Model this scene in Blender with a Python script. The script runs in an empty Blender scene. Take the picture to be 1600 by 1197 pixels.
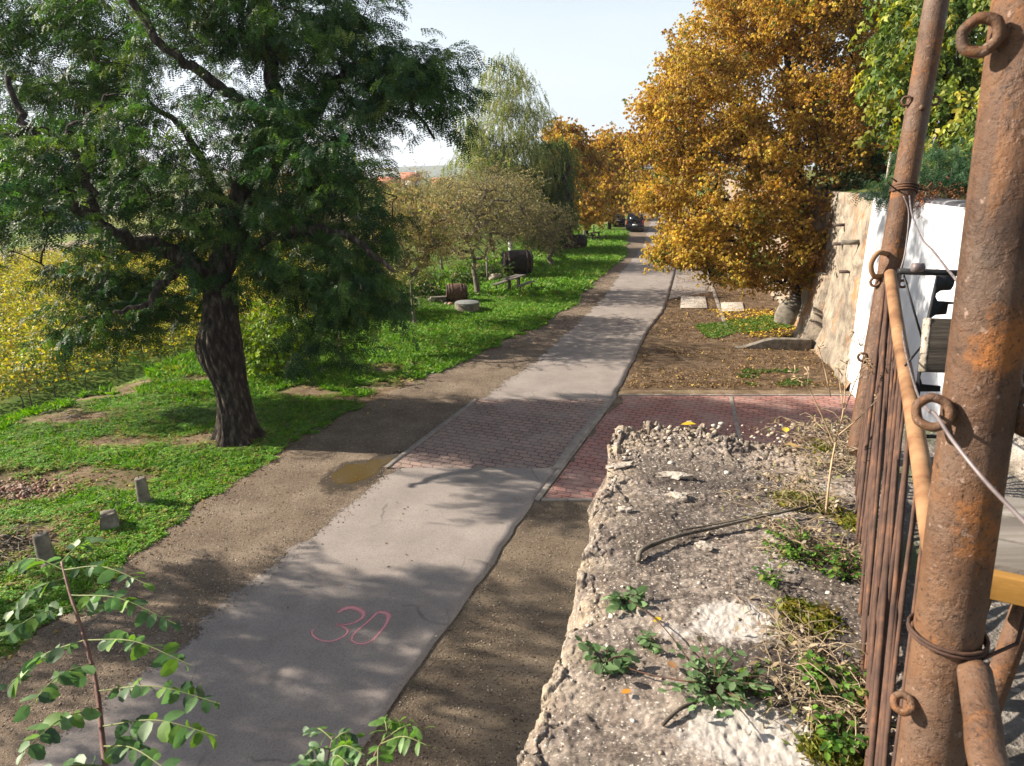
import bpy, math, random
import numpy as np
from mathutils import Vector, Matrix

random.seed(7)
rng = np.random.default_rng(11)
C = bpy.context.scene.collection
SC = bpy.context.scene

# ------------------------------------------------------------------ camera
CAM_H = 6.0
PITCH = math.radians(17.35)
FPX, CX, CY = 1050.0, 800.0, 598.5
cam = bpy.data.cameras.new("camera")
cam.sensor_width = 36.0
cam.lens = FPX / 1600.0 * 36.0
cam.clip_start = 0.05
cam.clip_end = 9000
cam.dof.use_dof = True
cam.dof.focus_distance = 14.0
cam.dof.aperture_fstop = 14.0
cam_o = bpy.data.objects.new("camera", cam)
C.objects.link(cam_o)
cam_o.location = (0, 0, CAM_H)
cam_o.rotation_euler = (math.pi / 2 - PITCH, 0, 0)
SC.camera = cam_o

# ------------------------------------------------------------------ sky and sun
SUN_EL = math.radians(28)
SHADOW_AZ = math.radians(-12)          # direction shadows run, from +X
w = bpy.data.worlds.new("World")
SC.world = w
w.use_nodes = True
nt = w.node_tree
nt.nodes.clear()
wo = nt.nodes.new("ShaderNodeOutputWorld")
bg = nt.nodes.new("ShaderNodeBackground")
sky = nt.nodes.new("ShaderNodeTexSky")
sky.sky_type = 'NISHITA'
sky.sun_disc = False
sky.sun_elevation = SUN_EL
sky.sun_rotation = math.atan2(-math.cos(SHADOW_AZ), -math.sin(SHADOW_AZ))
sky.air_density = 1.0
sky.dust_density = 1.5
sky.ozone_density = 1.0
# thin high cloud veil
tc = nt.nodes.new("ShaderNodeTexCoord")
mp = nt.nodes.new("ShaderNodeMapping")
mp.inputs['Scale'].default_value = (1.0, 1.6, 5.0)
nz = nt.nodes.new("ShaderNodeTexNoise")
nz.inputs['Scale'].default_value = 1.7
nz.inputs['Detail'].default_value = 6
rp = nt.nodes.new("ShaderNodeValToRGB")
rp.color_ramp.elements[0].position = 0.30
rp.color_ramp.elements[0].color = (0.12, 0.12, 0.12, 1)
rp.color_ramp.elements[1].position = 0.75
rp.color_ramp.elements[1].color = (0.75, 0.75, 0.75, 1)
mx = nt.nodes.new("ShaderNodeMixRGB")
mx.inputs[2].default_value = (7.2, 8.1, 8.8, 1)
nt.links.new(tc.outputs['Generated'], mp.inputs[0])
nt.links.new(mp.outputs[0], nz.inputs['Vector'])
nt.links.new(nz.outputs[0], rp.inputs[0])
# the veil is thick towards the horizon and thins out overhead
sx = nt.nodes.new("ShaderNodeSeparateXYZ"); nt.links.new(tc.outputs['Generated'], sx.inputs[0])
er = nt.nodes.new("ShaderNodeValToRGB")
er.color_ramp.elements[0].position = 0.12; er.color_ramp.elements[0].color = (.80, .80, .80, 1)
er.color_ramp.elements[1].position = 0.50; er.color_ramp.elements[1].color = (.0, .0, .0, 1)
nt.links.new(sx.outputs[2], er.inputs[0])
ml = nt.nodes.new("ShaderNodeMixRGB"); ml.blend_type = 'ADD'; ml.use_clamp = True; ml.inputs[0].default_value = 1.0
rp2 = nt.nodes.new("ShaderNodeMixRGB"); rp2.blend_type = 'MULTIPLY'; rp2.inputs[0].default_value = 1.0; rp2.inputs[2].default_value = (.35, .35, .35, 1)
nt.links.new(rp.outputs[0], rp2.inputs[1]); nt.links.new(er.outputs[0], ml.inputs[1]); nt.links.new(rp2.outputs[0], ml.inputs[2])
nt.links.new(ml.outputs[0], mx.inputs[0])
nt.links.new(sky.outputs[0], mx.inputs[1])
nt.links.new(mx.outputs[0], bg.inputs[0])
bg.inputs[1].default_value = 0.049
nt.links.new(bg.outputs[0], wo.inputs[0])

sun = bpy.data.lights.new("sun", 'SUN')
sun.energy = 5.0
sun.angle = math.radians(0.5)
sun.color = (1.0, 0.90, 0.76)
sun_o = bpy.data.objects.new("sun", sun)
C.objects.link(sun_o)
ldir = Vector((math.cos(SHADOW_AZ) * math.cos(SUN_EL), math.sin(SHADOW_AZ) * math.cos(SUN_EL), -math.sin(SUN_EL)))
sun_o.rotation_euler = ldir.to_track_quat('-Z', 'Y').to_euler()
SC.view_settings.view_transform = 'Standard'
SC.view_settings.look = 'None'
SC.view_settings.exposure = 1.38
SC.view_settings.gamma = 1.0
SC.cycles.max_bounces = 8
SC.cycles.transparent_max_bounces = 8
SC.cycles.diffuse_bounces = 3
SC.cycles.caustics_reflective = False
SC.cycles.caustics_refractive = False

# ------------------------------------------------------------------ geometry helpers
cP, sP = math.cos(PITCH), math.sin(PITCH)
def ray(px, py):
    X = (px - CX) / FPX; Y = -(py - CY) / FPX
    return np.array([X, cP + Y * sP, -sP + Y * cP])
def G(px, py, z=0.0):
    d = ray(px, py); t = (z - CAM_H) / d[2]
    return np.array([0, 0, CAM_H]) + d * t
def P(px, py, zc):
    return np.array([0, 0, CAM_H]) + ray(px, py) * zc
def proj(p):
    p = np.asarray(p, float); r = p - np.array([0, 0, CAM_H])
    zc = r[..., 1] * cP - r[..., 2] * sP
    yc = r[..., 1] * sP + r[..., 2] * cP
    return CX + FPX * r[..., 0] / zc, CY - FPX * yc / zc, zc

def _h(ix, iy, iz, seed):
    n = (ix * 374761393 + iy * 668265263 + iz * 2147483647 + seed * 974634777).astype(np.int64)
    n = (n ^ (n >> 13)) * 1274126177
    n = n ^ (n >> 16)
    return (n & 0xffff) / 65535.0
def vnoise(x, y, z=0.0, seed=0):
    x, y, z = np.broadcast_arrays(np.asarray(x, float), np.asarray(y, float), np.asarray(z, float))
    ix, iy, iz = np.floor(x).astype(np.int64), np.floor(y).astype(np.int64), np.floor(z).astype(np.int64)
    fx, fy, fz = x - ix, y - iy, z - iz
    fx, fy, fz = [f * f * (3 - 2 * f) for f in (fx, fy, fz)]
    r = 0
    for dx in (0, 1):
        for dy in (0, 1):
            for dz in (0, 1):
                wgt = (fx if dx else 1 - fx) * (fy if dy else 1 - fy) * (fz if dz else 1 - fz)
                r = r + wgt * _h(ix + dx, iy + dy, iz + dz, seed)
    return r
def fbm(x, y, z=0.0, oct=4, seed=0):
    a, s, r = 1.0, 0.0, 0
    x, y, z = np.asarray(x, float), np.asarray(y, float), np.asarray(z, float)
    for k in range(oct):
        r = r + a * vnoise(x * 2 ** k, y * 2 ** k, z * 2 ** k, seed + k); s += a; a *= 0.5
    return r / s
def sstep(t):
    t = np.clip(t, 0, 1); return t * t * (3 - 2 * t)

def rotm(ax, a):
    a = np.asarray(a, float); c, s = np.cos(a), np.sin(a); o, i = np.zeros_like(a), np.ones_like(a)
    if ax == 'x': m = [[i, o, o], [o, c, -s], [o, s, c]]
    elif ax == 'y': m = [[c, o, s], [o, i, o], [-s, o, c]]
    else: m = [[c, -s, o], [s, c, o], [o, o, i]]
    return np.moveaxis(np.array(m), (0, 1), (-2, -1))

def wloc(o):
    l = Vector((0, 0, 0))
    while o is not None:
        l = l + o.location; o = o.parent
    return l

class MB:
    def __init__(self):
        self.v, self.f, self.c, self.n = [], [], [], 0
    def add(self, V, F, col=None):
        V = np.asarray(V, float).reshape(-1, 3); F = np.asarray(F, np.int64)
        self.v.append(V); self.f.append(F + self.n); self.n += len(V)
        self.c.append(None if col is None else np.broadcast_to(np.asarray(col, float), (len(F), 3)))
        return self
    def tube(self, pts, r, n=8, cap=True):
        pts = np.asarray(pts, float); m = len(pts)
        r = np.broadcast_to(np.asarray(r, float), (m,))
        t = np.gradient(pts, axis=0); t /= np.linalg.norm(t, axis=1)[:, None] + 1e-9
        ref = np.array([0, 0, 1.0]) if abs(t[0][2]) < .9 else np.array([1.0, 0, 0])
        u = np.cross(t[0], ref); u /= np.linalg.norm(u); us = [u]
        for k in range(1, m):
            u = us[-1] - t[k] * np.dot(us[-1], t[k]); u /= np.linalg.norm(u) + 1e-9; us.append(u)
        us = np.array(us); vs = np.cross(t, us)
        a = np.arange(n) * 2 * math.pi / n
        V = pts[:, None] + r[:, None, None] * (np.cos(a)[None, :, None] * us[:, None] + np.sin(a)[None, :, None] * vs[:, None])
        i = np.arange(m - 1)[:, None] * n; j = np.arange(n)[None]; j2 = (j + 1) % n
        F = np.stack([i + j, i + j2, i + n + j2, i + n + j], -1).reshape(-1, 4)
        b0 = self.n
        self.add(V, F)
        if cap:
            self.f.append(np.array([[b0 + q for q in range(n)][::-1]])); self.c.append(None)
            self.f.append(np.array([[b0 + (m - 1) * n + q for q in range(n)]])); self.c.append(None)
        return self
    def box(self, c, s, R=None):
        V = np.array([[x, y, z] for x in (-.5, .5) for y in (-.5, .5) for z in (-.5, .5)]) * np.asarray(s, float)
        if R is not None: V = V @ np.asarray(R).T
        F = [[0, 1, 3, 2], [4, 6, 7, 5], [0, 4, 5, 1], [2, 3, 7, 6], [0, 2, 6, 4], [1, 5, 7, 3]]
        return self.add(V + np.asarray(c, float), F)
    def hexa(self, a):      # eight corners: bottom four then top four
        return self.add(a, [[3, 2, 1, 0], [4, 5, 6, 7], [0, 1, 5, 4], [1, 2, 6, 5], [2, 3, 7, 6], [3, 0, 4, 7]])
    def prism(self, outline, vec):   # outline (n,3) extruded by vec
        o = np.asarray(outline, float); n = len(o)
        b = self.n
        self.add(np.vstack([o, o + np.asarray(vec)]), [[k, (k + 1) % n, n + (k + 1) % n, n + k] for k in range(n)])
        self.f.append(np.array([[b + q for q in range(n)][::-1]])); self.c.append(None)
        self.f.append(np.array([[b + n + q for q in range(n)]])); self.c.append(None)
        return self
    def lathe(self, prof, n=20, c=(0, 0, 0), ax='z', R=None):
        prof = np.asarray(prof, float); m = len(prof); a = np.arange(n) * 2 * math.pi / n
        V = np.stack([prof[:, :1] * np.cos(a), prof[:, :1] * np.sin(a), np.repeat(prof[:, 1:], n, 1)], -1).reshape(-1, 3)
        if R is not None: V = V @ np.asarray(R).T
        i = np.arange(m - 1)[:, None] * n; j = np.arange(n)[None]; j2 = (j + 1) % n
        F = np.stack([i + j, i + j2, i + n + j2, i + n + j], -1).reshape(-1, 4)
        return self.add(V + np.asarray(c, float), F)
    def grid(self, V):
        V = np.asarray(V); a, b = V.shape[:2]
        i = np.arange(a - 1)[:, None] * b; j = np.arange(b - 1)[None]
        F = np.stack([i + j, i + j + 1, i + b + j + 1, i + b + j], -1).reshape(-1, 4)
        return self.add(V.reshape(-1, 3), F)
    def scatter(self, T, F, pos, R, s, col=None, fcol=None):
        # copies of template T,F at pos with rotations R (n,3,3) and scales s; col (n,3) per copy
        n, k = len(pos), len(T)
        s = np.broadcast_to(np.asarray(s, float), (n,))
        V = np.einsum('nij,kj->nki', R, T) * s[:, None, None] + pos[:, None]
        FF = (np.asarray(F)[None] + (np.arange(n) * k)[:, None, None]).reshape(-1, np.asarray(F).shape[1])
        cc = None
        if col is not None:
            cc = np.repeat(col, len(F), 0)
            cc = cc * (1 + (rng.random((len(cc), 1)) - .5) * .5)
        return self.add(V.reshape(-1, 3), FF, cc)
    def build(self, name, mat, parent=None, smooth=False, attrs=None, bevel=0):
        me = bpy.data.meshes.new(name)
        V = np.vstack(self.v)
        if parent is not None: V = V - np.array(wloc(parent))
        me.vertices.add(len(V)); me.vertices.foreach_set('co', V.ravel())
        loops = np.concatenate([f.ravel() for f in self.f])
        tot = np.concatenate([np.full(len(f), f.shape[1]) for f in self.f])
        st = np.concatenate([[0], np.cumsum(tot)[:-1]])
        me.loops.add(len(loops)); me.loops.foreach_set('vertex_index', loops.astype(np.int32))
        me.polygons.add(len(tot)); me.polygons.foreach_set('loop_start', st.astype(np.int32))
        me.polygons.foreach_set('loop_total', tot.astype(np.int32))
        if smooth: me.polygons.foreach_set('use_smooth', np.ones(len(tot), bool))
        if any(c is not None for c in self.c):
            cols = np.concatenate([np.ones((len(f), 3)) * .5 if c is None else c for f, c in zip(self.f, self.c)])
            a = me.attributes.new('col', 'FLOAT_COLOR', 'FACE')
            a.data.foreach_set('color', np.hstack([cols, np.ones((len(cols), 1))]).ravel())
        for k, val in (attrs or {}).items():
            a = me.attributes.new(k, 'FLOAT', 'POINT'); a.data.foreach_set('value', np.asarray(val, float).ravel())
        me.update(calc_edges=True); me.validate()
        if mat is not None: me.materials.append(mat)
        o = bpy.data.objects.new(name, me); C.objects.link(o)
        if parent is not None: o.parent = parent
        if bevel:
            b = o.modifiers.new('bevel', 'BEVEL'); b.width = bevel; b.segments = 2; b.limit_method = 'ANGLE'
        return o

def tag(o, label=None, cat=None, group=None, kind=None):
    if label: o['label'] = label
    if cat: o['category'] = cat
    if group: o['group'] = group
    if kind: o['kind'] = kind
    return o
def thing(name, loc, label, cat, group=None):
    o = bpy.data.objects.new(name, None); C.objects.link(o); o.location = tuple(float(q) for q in loc)
    o.empty_display_size = .2
    return tag(o, label, cat, group)

def catmull(pts, k=6):
    p = np.asarray(pts, float); p = np.vstack([2 * p[0] - p[1], p, 2 * p[-1] - p[-2]]); out = []
    for i in range(1, len(p) - 2):
        for q in range(k):
            t = q / k
            out.append(.5 * ((2 * p[i]) + (-p[i - 1] + p[i + 1]) * t + (2 * p[i - 1] - 5 * p[i] + 4 * p[i + 1] - p[i + 2]) * t * t + (-p[i - 1] + 3 * p[i] - 3 * p[i + 1] + p[i + 2]) * t ** 3))
    out.append(p[-2]); return np.array(out)

# ------------------------------------------------------------------ materials
def newmat(name):
    m = bpy.data.materials.new(name); m.use_nodes = True
    return m, m.node_tree, m.node_tree.nodes['Principled BSDF']
def N(t, typ, **kw):
    n = t.nodes.new(typ)
    for k, v in kw.items():
        if k in n.inputs.keys(): n.inputs[k].default_value = v
        else: setattr(n, k, v)
    return n
def ramp(t, src, stops, interp='LINEAR'):
    r = t.nodes.new('ShaderNodeValToRGB'); r.color_ramp.interpolation = interp
    e = r.color_ramp.elements
    while len(e) < len(stops): e.new(.5)
    for k, (p, c) in enumerate(stops):
        e[k].position = p; e[k].color = (*c, 1) if len(c) == 3 else c
    t.links.new(src, r.inputs[0]); return r.outputs[0]
def coords(t, stretch=(1, 1, 1), rot=(0, 0, 0), kind='Object'):
    a = t.nodes.new('ShaderNodeTexCoord'); b = t.nodes.new('ShaderNodeMapping')
    b.inputs['Scale'].default_value = stretch; b.inputs['Rotation'].default_value = rot
    t.links.new(a.outputs[kind], b.inputs[0]); return b.outputs[0]
def noise(t, vec, scale, detail=6, rough=.55, dist=0):
    n = N(t, 'ShaderNodeTexNoise'); n.inputs['Scale'].default_value = scale; n.inputs['Detail'].default_value = detail
    n.inputs['Roughness'].default_value = rough; n.inputs['Distortion'].default_value = dist
    t.links.new(vec, n.inputs['Vector']); return n.outputs[0]
def mix(t, a, b, fac, mode='MIX'):
    m = t.nodes.new('ShaderNodeMixRGB'); m.blend_type = mode
    for i, v in ((0, fac), (1, a), (2, b)):
        if hasattr(v, 'is_linked'): t.links.new(v, m.inputs[i])
        else: m.inputs[i].default_value = v if i == 0 else ((*v, 1) if len(v) == 3 else v)
    return m.outputs[0]
def math_(t, op, a, b=0.0):
    m = t.nodes.new('ShaderNodeMath'); m.operation = op
    for i, v in ((0, a), (1, b)):
        if hasattr(v, 'is_linked'): t.links.new(v, m.inputs[i])
        else: m.inputs[i].default_value = v
    return m.outputs[0]
def bump(t, b, h, strength=.3, dist=.02):
    n = t.nodes.new('ShaderNodeBump'); n.inputs['Strength'].default_value = strength; n.inputs['Distance'].default_value = dist
    t.links.new(h, n.inputs['Height']); t.links.new(n.outputs[0], b.inputs['Normal'])
def attr(t, name):
    a = t.nodes.new('ShaderNodeAttribute'); a.attribute_name = name; return a

def nmat(name, stops, scale=4, detail=7, rough=.9, bs=None, bstr=.4, bdist=.01, stretch=(1, 1, 1), rot=(0, 0, 0), spots=None, metallic=0.0, spec=.3):
    """noise coloured surface; spots = (scale, lo, hi, colour) speckles on top, several allowed"""
    m, t, b = newmat(name)
    v = coords(t, stretch, rot)
    col = ramp(t, noise(t, v, scale, detail), stops)
    for sp in (spots or []):
        f = ramp(t, noise(t, v, sp[0], 4), [(sp[1], (0, 0, 0)), (sp[2], (1, 1, 1))])
        col = mix(t, col, sp[3], f)
    t.links.new(col, b.inputs['Base Color'])
    b.inputs['Roughness'].default_value = rough; b.inputs['Metallic'].default_value = metallic
    b.inputs['Specular IOR Level'].default_value = spec
    if bstr: bump(t, b, noise(t, v, bs or scale * 5, 6, .65), bstr, bdist)
    return m

def leafmat(name, trans=.4, rough=.55, sat=1.0, spec=.3):
    m, t, b = newmat(name)
    a = attr(t, 'col')
    t.links.new(a.outputs['Color'], b.inputs['Base Color'])
    b.inputs['Roughness'].default_value = rough; b.inputs['Specular IOR Level'].default_value = spec
    tr = t.nodes.new('ShaderNodeBsdfTranslucent'); ms = t.nodes.new('ShaderNodeMixShader'); ms.inputs[0].default_value = trans
    hs = t.nodes.new('ShaderNodeHueSaturation'); hs.inputs['Value'].default_value = 1.35; hs.inputs['Saturation'].default_value = 1.1
    t.links.new(a.outputs['Color'], hs.inputs['Color']); t.links.new(hs.outputs[0], tr.inputs[0])
    out = t.nodes['Material Output']
    t.links.new(b.outputs[0], ms.inputs[1]); t.links.new(tr.outputs[0], ms.inputs[2]); t.links.new(ms.outputs[0], out.inputs[0])
    return m

LEAF = leafmat('leaf')
GRASS = leafmat('grass_blade', .3, .6)
DRY = leafmat('dry_leaf', .15, .8, spec=.1)
BARK_DARK = nmat('dark_furrowed_bark', [(.3, (.010, .008, .006)), (.52, (.040, .030, .023)), (.72, (.15, .12, .095))], 10, 9, .95, 12, 1.0, .09, stretch=(1, 1, .28))
BARK_GREY = nmat('grey_bark', [(.3, (.06, .05, .04)), (.7, (.22, .19, .15))], 10, 7, .95, 20, .7, .02, stretch=(1, 1, .3))
BARK_BIRCH = nmat('birch_bark', [(.38, (.05, .045, .04)), (.46, (.5, .49, .46)), (.8, (.68, .67, .63))], 6, 6, .8, 10, .3, .01, stretch=(1, 1, 3))
CONC = nmat('weathered_concrete', [(.3, (.09, .078, .06)), (.55, (.185, .165, .135)), (.75, (.30, .275, .225))], 6, 9, .95, 60, .5, .006, spots=[(90, .6, .72, (.1, .09, .07))])
def rust_mat(name):
    m, t, b = newmat(name); v = coords(t); vs = coords(t, (1, 1, .12))
    col = ramp(t, noise(t, v, 6, 9, .65), [(.30, (.05, .027, .017)), (.48, (.105, .053, .029)), (.62, (.15, .074, .036)), (.8, (.19, .098, .05))])
    col = mix(t, col, (.15, .10, .072), ramp(t, noise(t, v, 2.6, 7, .7), [(.50, (0, 0, 0)), (.62, (.6, .6, .6))]))
    col = mix(t, col, (.30, .115, .032), ramp(t, noise(t, v, 4.5, 8, .75), [(.55, (0, 0, 0)), (.64, (.9, .9, .9))]))
    col = mix(t, col, (.20, .085, .03), ramp(t, noise(t, vs, 26, 6, .7), [(.56, (0, 0, 0)), (.66, (.6, .6, .6))]))
    col = mix(t, col, (.035, .02, .015), ramp(t, noise(t, v, 130, 4, .7), [(.56, (0, 0, 0)), (.64, (.8, .8, .8))]))
    col = mix(t, col, (.32, .22, .17), ramp(t, noise(t, v, 60, 3, .6), [(.66, (0, 0, 0)), (.70, (.6, .6, .6))]))
    t.links.new(col, b.inputs['Base Color']); b.inputs['Specular IOR Level'].default_value = .35
    t.links.new(ramp(t, noise(t, v, 4.5, 8, .75), [(.45, (.5, .5, .5)), (.65, (.9, .9, .9))]), b.inputs['Roughness'])
    h = math_(t, 'ADD', noise(t, v, 110, 6, .75), math_(t, 'MULTIPLY', ramp(t, noise(t, v, 22, 5, .7), [(.45, (0, 0, 0)), (.55, (1, 1, 1))]), .5))
    bump(t, b, h, .7, .0035); return m
RUST = rust_mat('rusty_pipe')
RUSTD = nmat('rusty_rod', [(.3, (.035, .021, .017)), (.55, (.085, .046, .032)), (.75, (.19, .09, .045))], 14, 8, .8, 90, .6, .002)
RAIL = nmat('pale_rusted_rail', [(.28, (.10, .045, .022)), (.45, (.22, .115, .055)), (.7, (.33, .195, .10))], 11, 8, .7, 80, .5, .002, spots=[(40, .62, .7, (.2, .09, .04))])
WIRE = nmat('steel_wire', [(.3, (.13, .10, .10)), (.7, (.28, .24, .24))], 30, 3, .55, 60, .2, .001, metallic=.4)
BLACK = nmat('black_steel', [(.3, (.010, .010, .012)), (.7, (.022, .021, .022))], 10, 4, .5, 40, .2, .002)
OLDWOOD = nmat('weathered_grey_wood', [(.25, (.07, .06, .05)), (.5, (.16, .14, .122)), (.75, (.27, .25, .225))], 5, 9, .9, 22, .6, .004, stretch=(.25, 5, 5))
DARKWOOD = nmat('dark_weathered_wood', [(.3, (.035, .027, .022)), (.5, (.10, .08, .062)), (.75, (.2, .165, .13))], 5, 9, .9, 22, .8, .006, stretch=(.3, 6, 6))
YELWOOD = nmat('yellow_varnished_wood', [(.3, (.17, .08, .018)), (.7, (.38, .21, .05))], 4, 7, .6, 20, .2, .003, stretch=(.3, 5, 5))
BRWOOD = nmat('brown_wood', [(.3, (.06, .03, .022)), (.7, (.17, .09, .06))], 8, 7, .8, 20, .4, .006, stretch=(.4, 4, 4))
BLKWOOD = nmat('blackened_wood', [(.3, (.008, .007, .007)), (.7, (.045, .036, .03))], 7, 7, .85, 14, .6, .01, stretch=(.3, 4, 4))
HOOP = nmat('iron_hoop', [(.3, (.03, .022, .02)), (.7, (.09, .055, .045))], 12, 5, .7, 40, .3, .002)
STONE = nmat('pale_stone', [(.3, (.20, .165, .13)), (.5, (.36, .31, .26)), (.7, (.50, .45, .39))], 22, 9, .95, 80, 1.0, .008, spots=[(70, .56, .64, (.09, .075, .06))])

# ------------------------------------------------------------------ layout lines (traced from the road's edges on the ground)
def line(pts, ext0=-25, ext1=260):
    q = np.array([G(*p)[:2] for p in pts]); q = q[np.argsort(q[:, 1])]
    d0 = (q[2] - q[0]) / (q[2, 1] - q[0, 1]); d1 = (q[-1] - q[-3]) / (q[-1, 1] - q[-3, 1])
    q = np.vstack([q[0] + d0 * (ext0 - q[0, 1]), q, q[-1] + d1 * (ext1 - q[-1, 1])])
    return lambda y: np.interp(y, q[:, 1], q[:, 0])
road_l = line([(70, 1148), (187, 1057), (286, 986), (344, 932), (398, 891), (446, 855), (509, 805), (560, 765), (613, 722), (746, 622), (824, 567), (884, 518), (927, 476), (949, 450), (969, 421), (990, 399), (1003, 382), (1008, 362), (1016, 345), (1022, 332)])
road_r = line([(575, 1157), (625, 1082), (716, 957), (762, 895), (795, 841), (835, 783), (870, 739), (897, 700), (959, 624), (982, 580), (1013, 516), (1036, 489), (1044, 465), (1054, 429), (1058, 395), (1062, 365), (1058, 348), (1052, 334)])
grass_e = line([(60, 985), (215, 865), (300, 792), (400, 730), (470, 686), (530, 654), (597, 620), (675, 587), (732, 560), (786, 533), (844, 509), (894, 479), (925, 442), (965, 411), (975, 402), (977, 375), (979, 362)])
crest = line([(-130, 745), (0, 692), (84, 660), (169, 630), (270, 596), (400, 552), (530, 510), (610, 490), (680, 468), (760, 440), (880, 395), (930, 372), (950, 358)])
Y_PAV0, Y_PAV1 = G(740, 733)[1], G(850, 626)[1]     # paved strip across the road

TRUNK = G(372, 692)[:2]
def TZ(x, y):
    x, y = np.broadcast_arrays(np.asarray(x, float), np.asarray(y, float))
    d = crest(y) - x
    z = -1.75 * sstep(d / 7.5) - 2.5 * sstep((d - 60) / 300)
    m = sstep((grass_e(y) - x) / 1.5)
    near = np.exp(-((y - 20) / 60) ** 2)
    z = z + m * near * ((fbm(x * .8, y * .8, 0, 3, 3) - .5) * .22)
    z = z + .16 * np.exp(-(((x - TRUNK[0] + .85) / .7) ** 2 + ((y - TRUNK[1] - 1.0) / .45) ** 2))      # sand heap by the trunk
    z = z + .10 * np.exp(-(((x - TRUNK[0]) / .9) ** 2 + ((y - TRUNK[1]) / .9) ** 2))
    return z
def bare(x, y):
    """0 = closed green cover, 1 = bare soil"""
    n = fbm(x * .33 + 3, y * .55, 0, 4, 21)
    b = sstep((n - .585) / .12) * .75
    for (px, py, sx, sy) in ((130, 652, 1.2, .5), (190, 690, 1.2, .5), (50, 765, .9, .6), (30, 850, 1.0, .9), (300, 690, .8, .5), (595, 575, 1.0, .9), (320, 592, .8, .5), (480, 615, 1.1, .5)):
        g = G(px, py); b = np.maximum(b, .85 * np.exp(-(((x - g[0]) / sx) ** 2 + ((y - g[1]) / sy) ** 2)) * (.6 + .8 * n))
    b = b * (1 - .85 * sstep((y - 19) / 5) * (1 - sstep((y - 60) / 20)))       # the bank further on is a closed lawn
    return np.clip(b, 0, 1)

# ------------------------------------------------------------------ ground sheet
def axis(lo, hi, d0, d1, far):
    a = list(np.arange(lo, hi, d0)); x = hi; s = d0
    while x < far: a.append(x); s = min(s * 1.13, d1); x += s
    x, s = lo, d0; b = []
    while x > -far: s = min(s * 1.13, d1); x -= s; b.append(x)
    return np.array(b[::-1] + a)
xs = axis(-19, 3, .17, 300, 4200)
ys = axis(6, 36, .2, 300, 4200); ys = ys[ys > -80]
X, Y = np.meshgrid(xs, ys)
Zt = TZ(X, Y)
m, t, b = newmat('grassy_ground')
v = coords(t)
soil = ramp(t, noise(t, v, 2.2, 8), [(.3, (.10, .068, .042)), (.5, (.18, .125, .08)), (.7, (.29, .22, .15))])
soil = mix(t, soil, (.36, .30, .23), ramp(t, noise(t, v, 38, 3), [(.62, (0, 0, 0)), (.7, (.8, .8, .8))]))
grs = ramp(t, noise(t, v, 1.3, 8, .65), [(.3, (.035, .075, .010)), (.5, (.065, .12, .014)), (.7, (.12, .15, .03))])
grs = mix(t, grs, (.14, .12, .04), ramp(t, noise(t, v, .35, 6), [(.55, (0, 0, 0)), (.72, (.7, .7, .7))]))
ba = attr(t, 'bare')
f = math_(t, 'ADD', ba.outputs['Fac'], math_(t, 'MULTIPLY', math_(t, 'SUBTRACT', noise(t, v, 7, 6, .7), .5), 1.5))
f = ramp(t, f, [(.30, (0, 0, 0)), (.72, (1, 1, 1))])
col = mix(t, grs, soil, f)
far = attr(t, 'field')
fq_ = math_(t, 'ADD', attr(t, 'dist').outputs['Fac'], math_(t, 'MULTIPLY', math_(t, 'SUBTRACT', noise(t, coords(t, (.6, 1.5, 1)), .06, 5), .5), .10))
fld = ramp(t, fq_, [(.0, (.17, .165, .045)), (.09, (.20, .165, .07)), (.14, (.30, .25, .17)), (.155, (.17, .20, .05)), (.30, (.22, .22, .06)), (.5, (.10, .14, .04)), (.75, (.19, .18, .08)), (1.0, (.09, .12, .04))])
fld = mix(t, fld, (.08, .10, .03), ramp(t, noise(t, v, 1.5, 6, .7), [(.5, (0, 0, 0)), (.7, (.6, .6, .6))]))
col = mix(t, col, fld, far.outputs['Fac'])
t.links.new(col, b.inputs['Base Color']); b.inputs['Roughness'].default_value = 1; b.inputs['Specular IOR Level'].default_value = .1
bump(t, b, noise(t, v, 16, 8, .7), .9, .05)
BR = np.where(X < grass_e(Y), bare(X, Y), .9)
BR = np.maximum(BR, .9 * sstep((X - grass_e(Y) + .8) / 1.0) * (fbm(X * 1.5, Y * 1.5, 0, 3, 5) > .45))
BR = np.clip(BR + (fbm(X * 2.6, Y * 2.6, 0, 4, 27) - .5) * .8 * (BR > .05), 0, 1)
FLD = sstep((np.maximum(crest(Y) - X - 26, Y - 120)) / 4)
DIST = np.clip((np.maximum(crest(Y) - X, Y - 100) - 26) / 260, 0, 1)
o = MB().grid(np.stack([X, Y, Zt], -1)).build('ground', m, smooth=True, attrs={'bare': BR, 'field': FLD, 'dist': DIST})
tag(o, kind='structure')

# far hills
hb = MB()
for k, (Yd, h, sd) in enumerate(((2300, 70, 4), (3200, 130, 9))):
    xx = np.linspace(-3800, 3800, 160); dd = np.linspace(-500, 500, 14)
    XX, DD = np.meshgrid(xx, dd)
    hz = (fbm(XX * .0011 + k * 7, DD * .0012, 0, 4, sd) - .25) * h * np.clip(1 - (DD / 500) ** 2, 0, 1) - 5
    hb.grid(np.stack([XX, Yd + DD, hz], -1))
o = hb.build('hills', nmat('wooded_hill', [(.3, (.05, .075, .05)), (.7, (.12, .14, .08))], .02, 6, 1, bstr=0), smooth=True)
tag(o, kind='structure')

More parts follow.
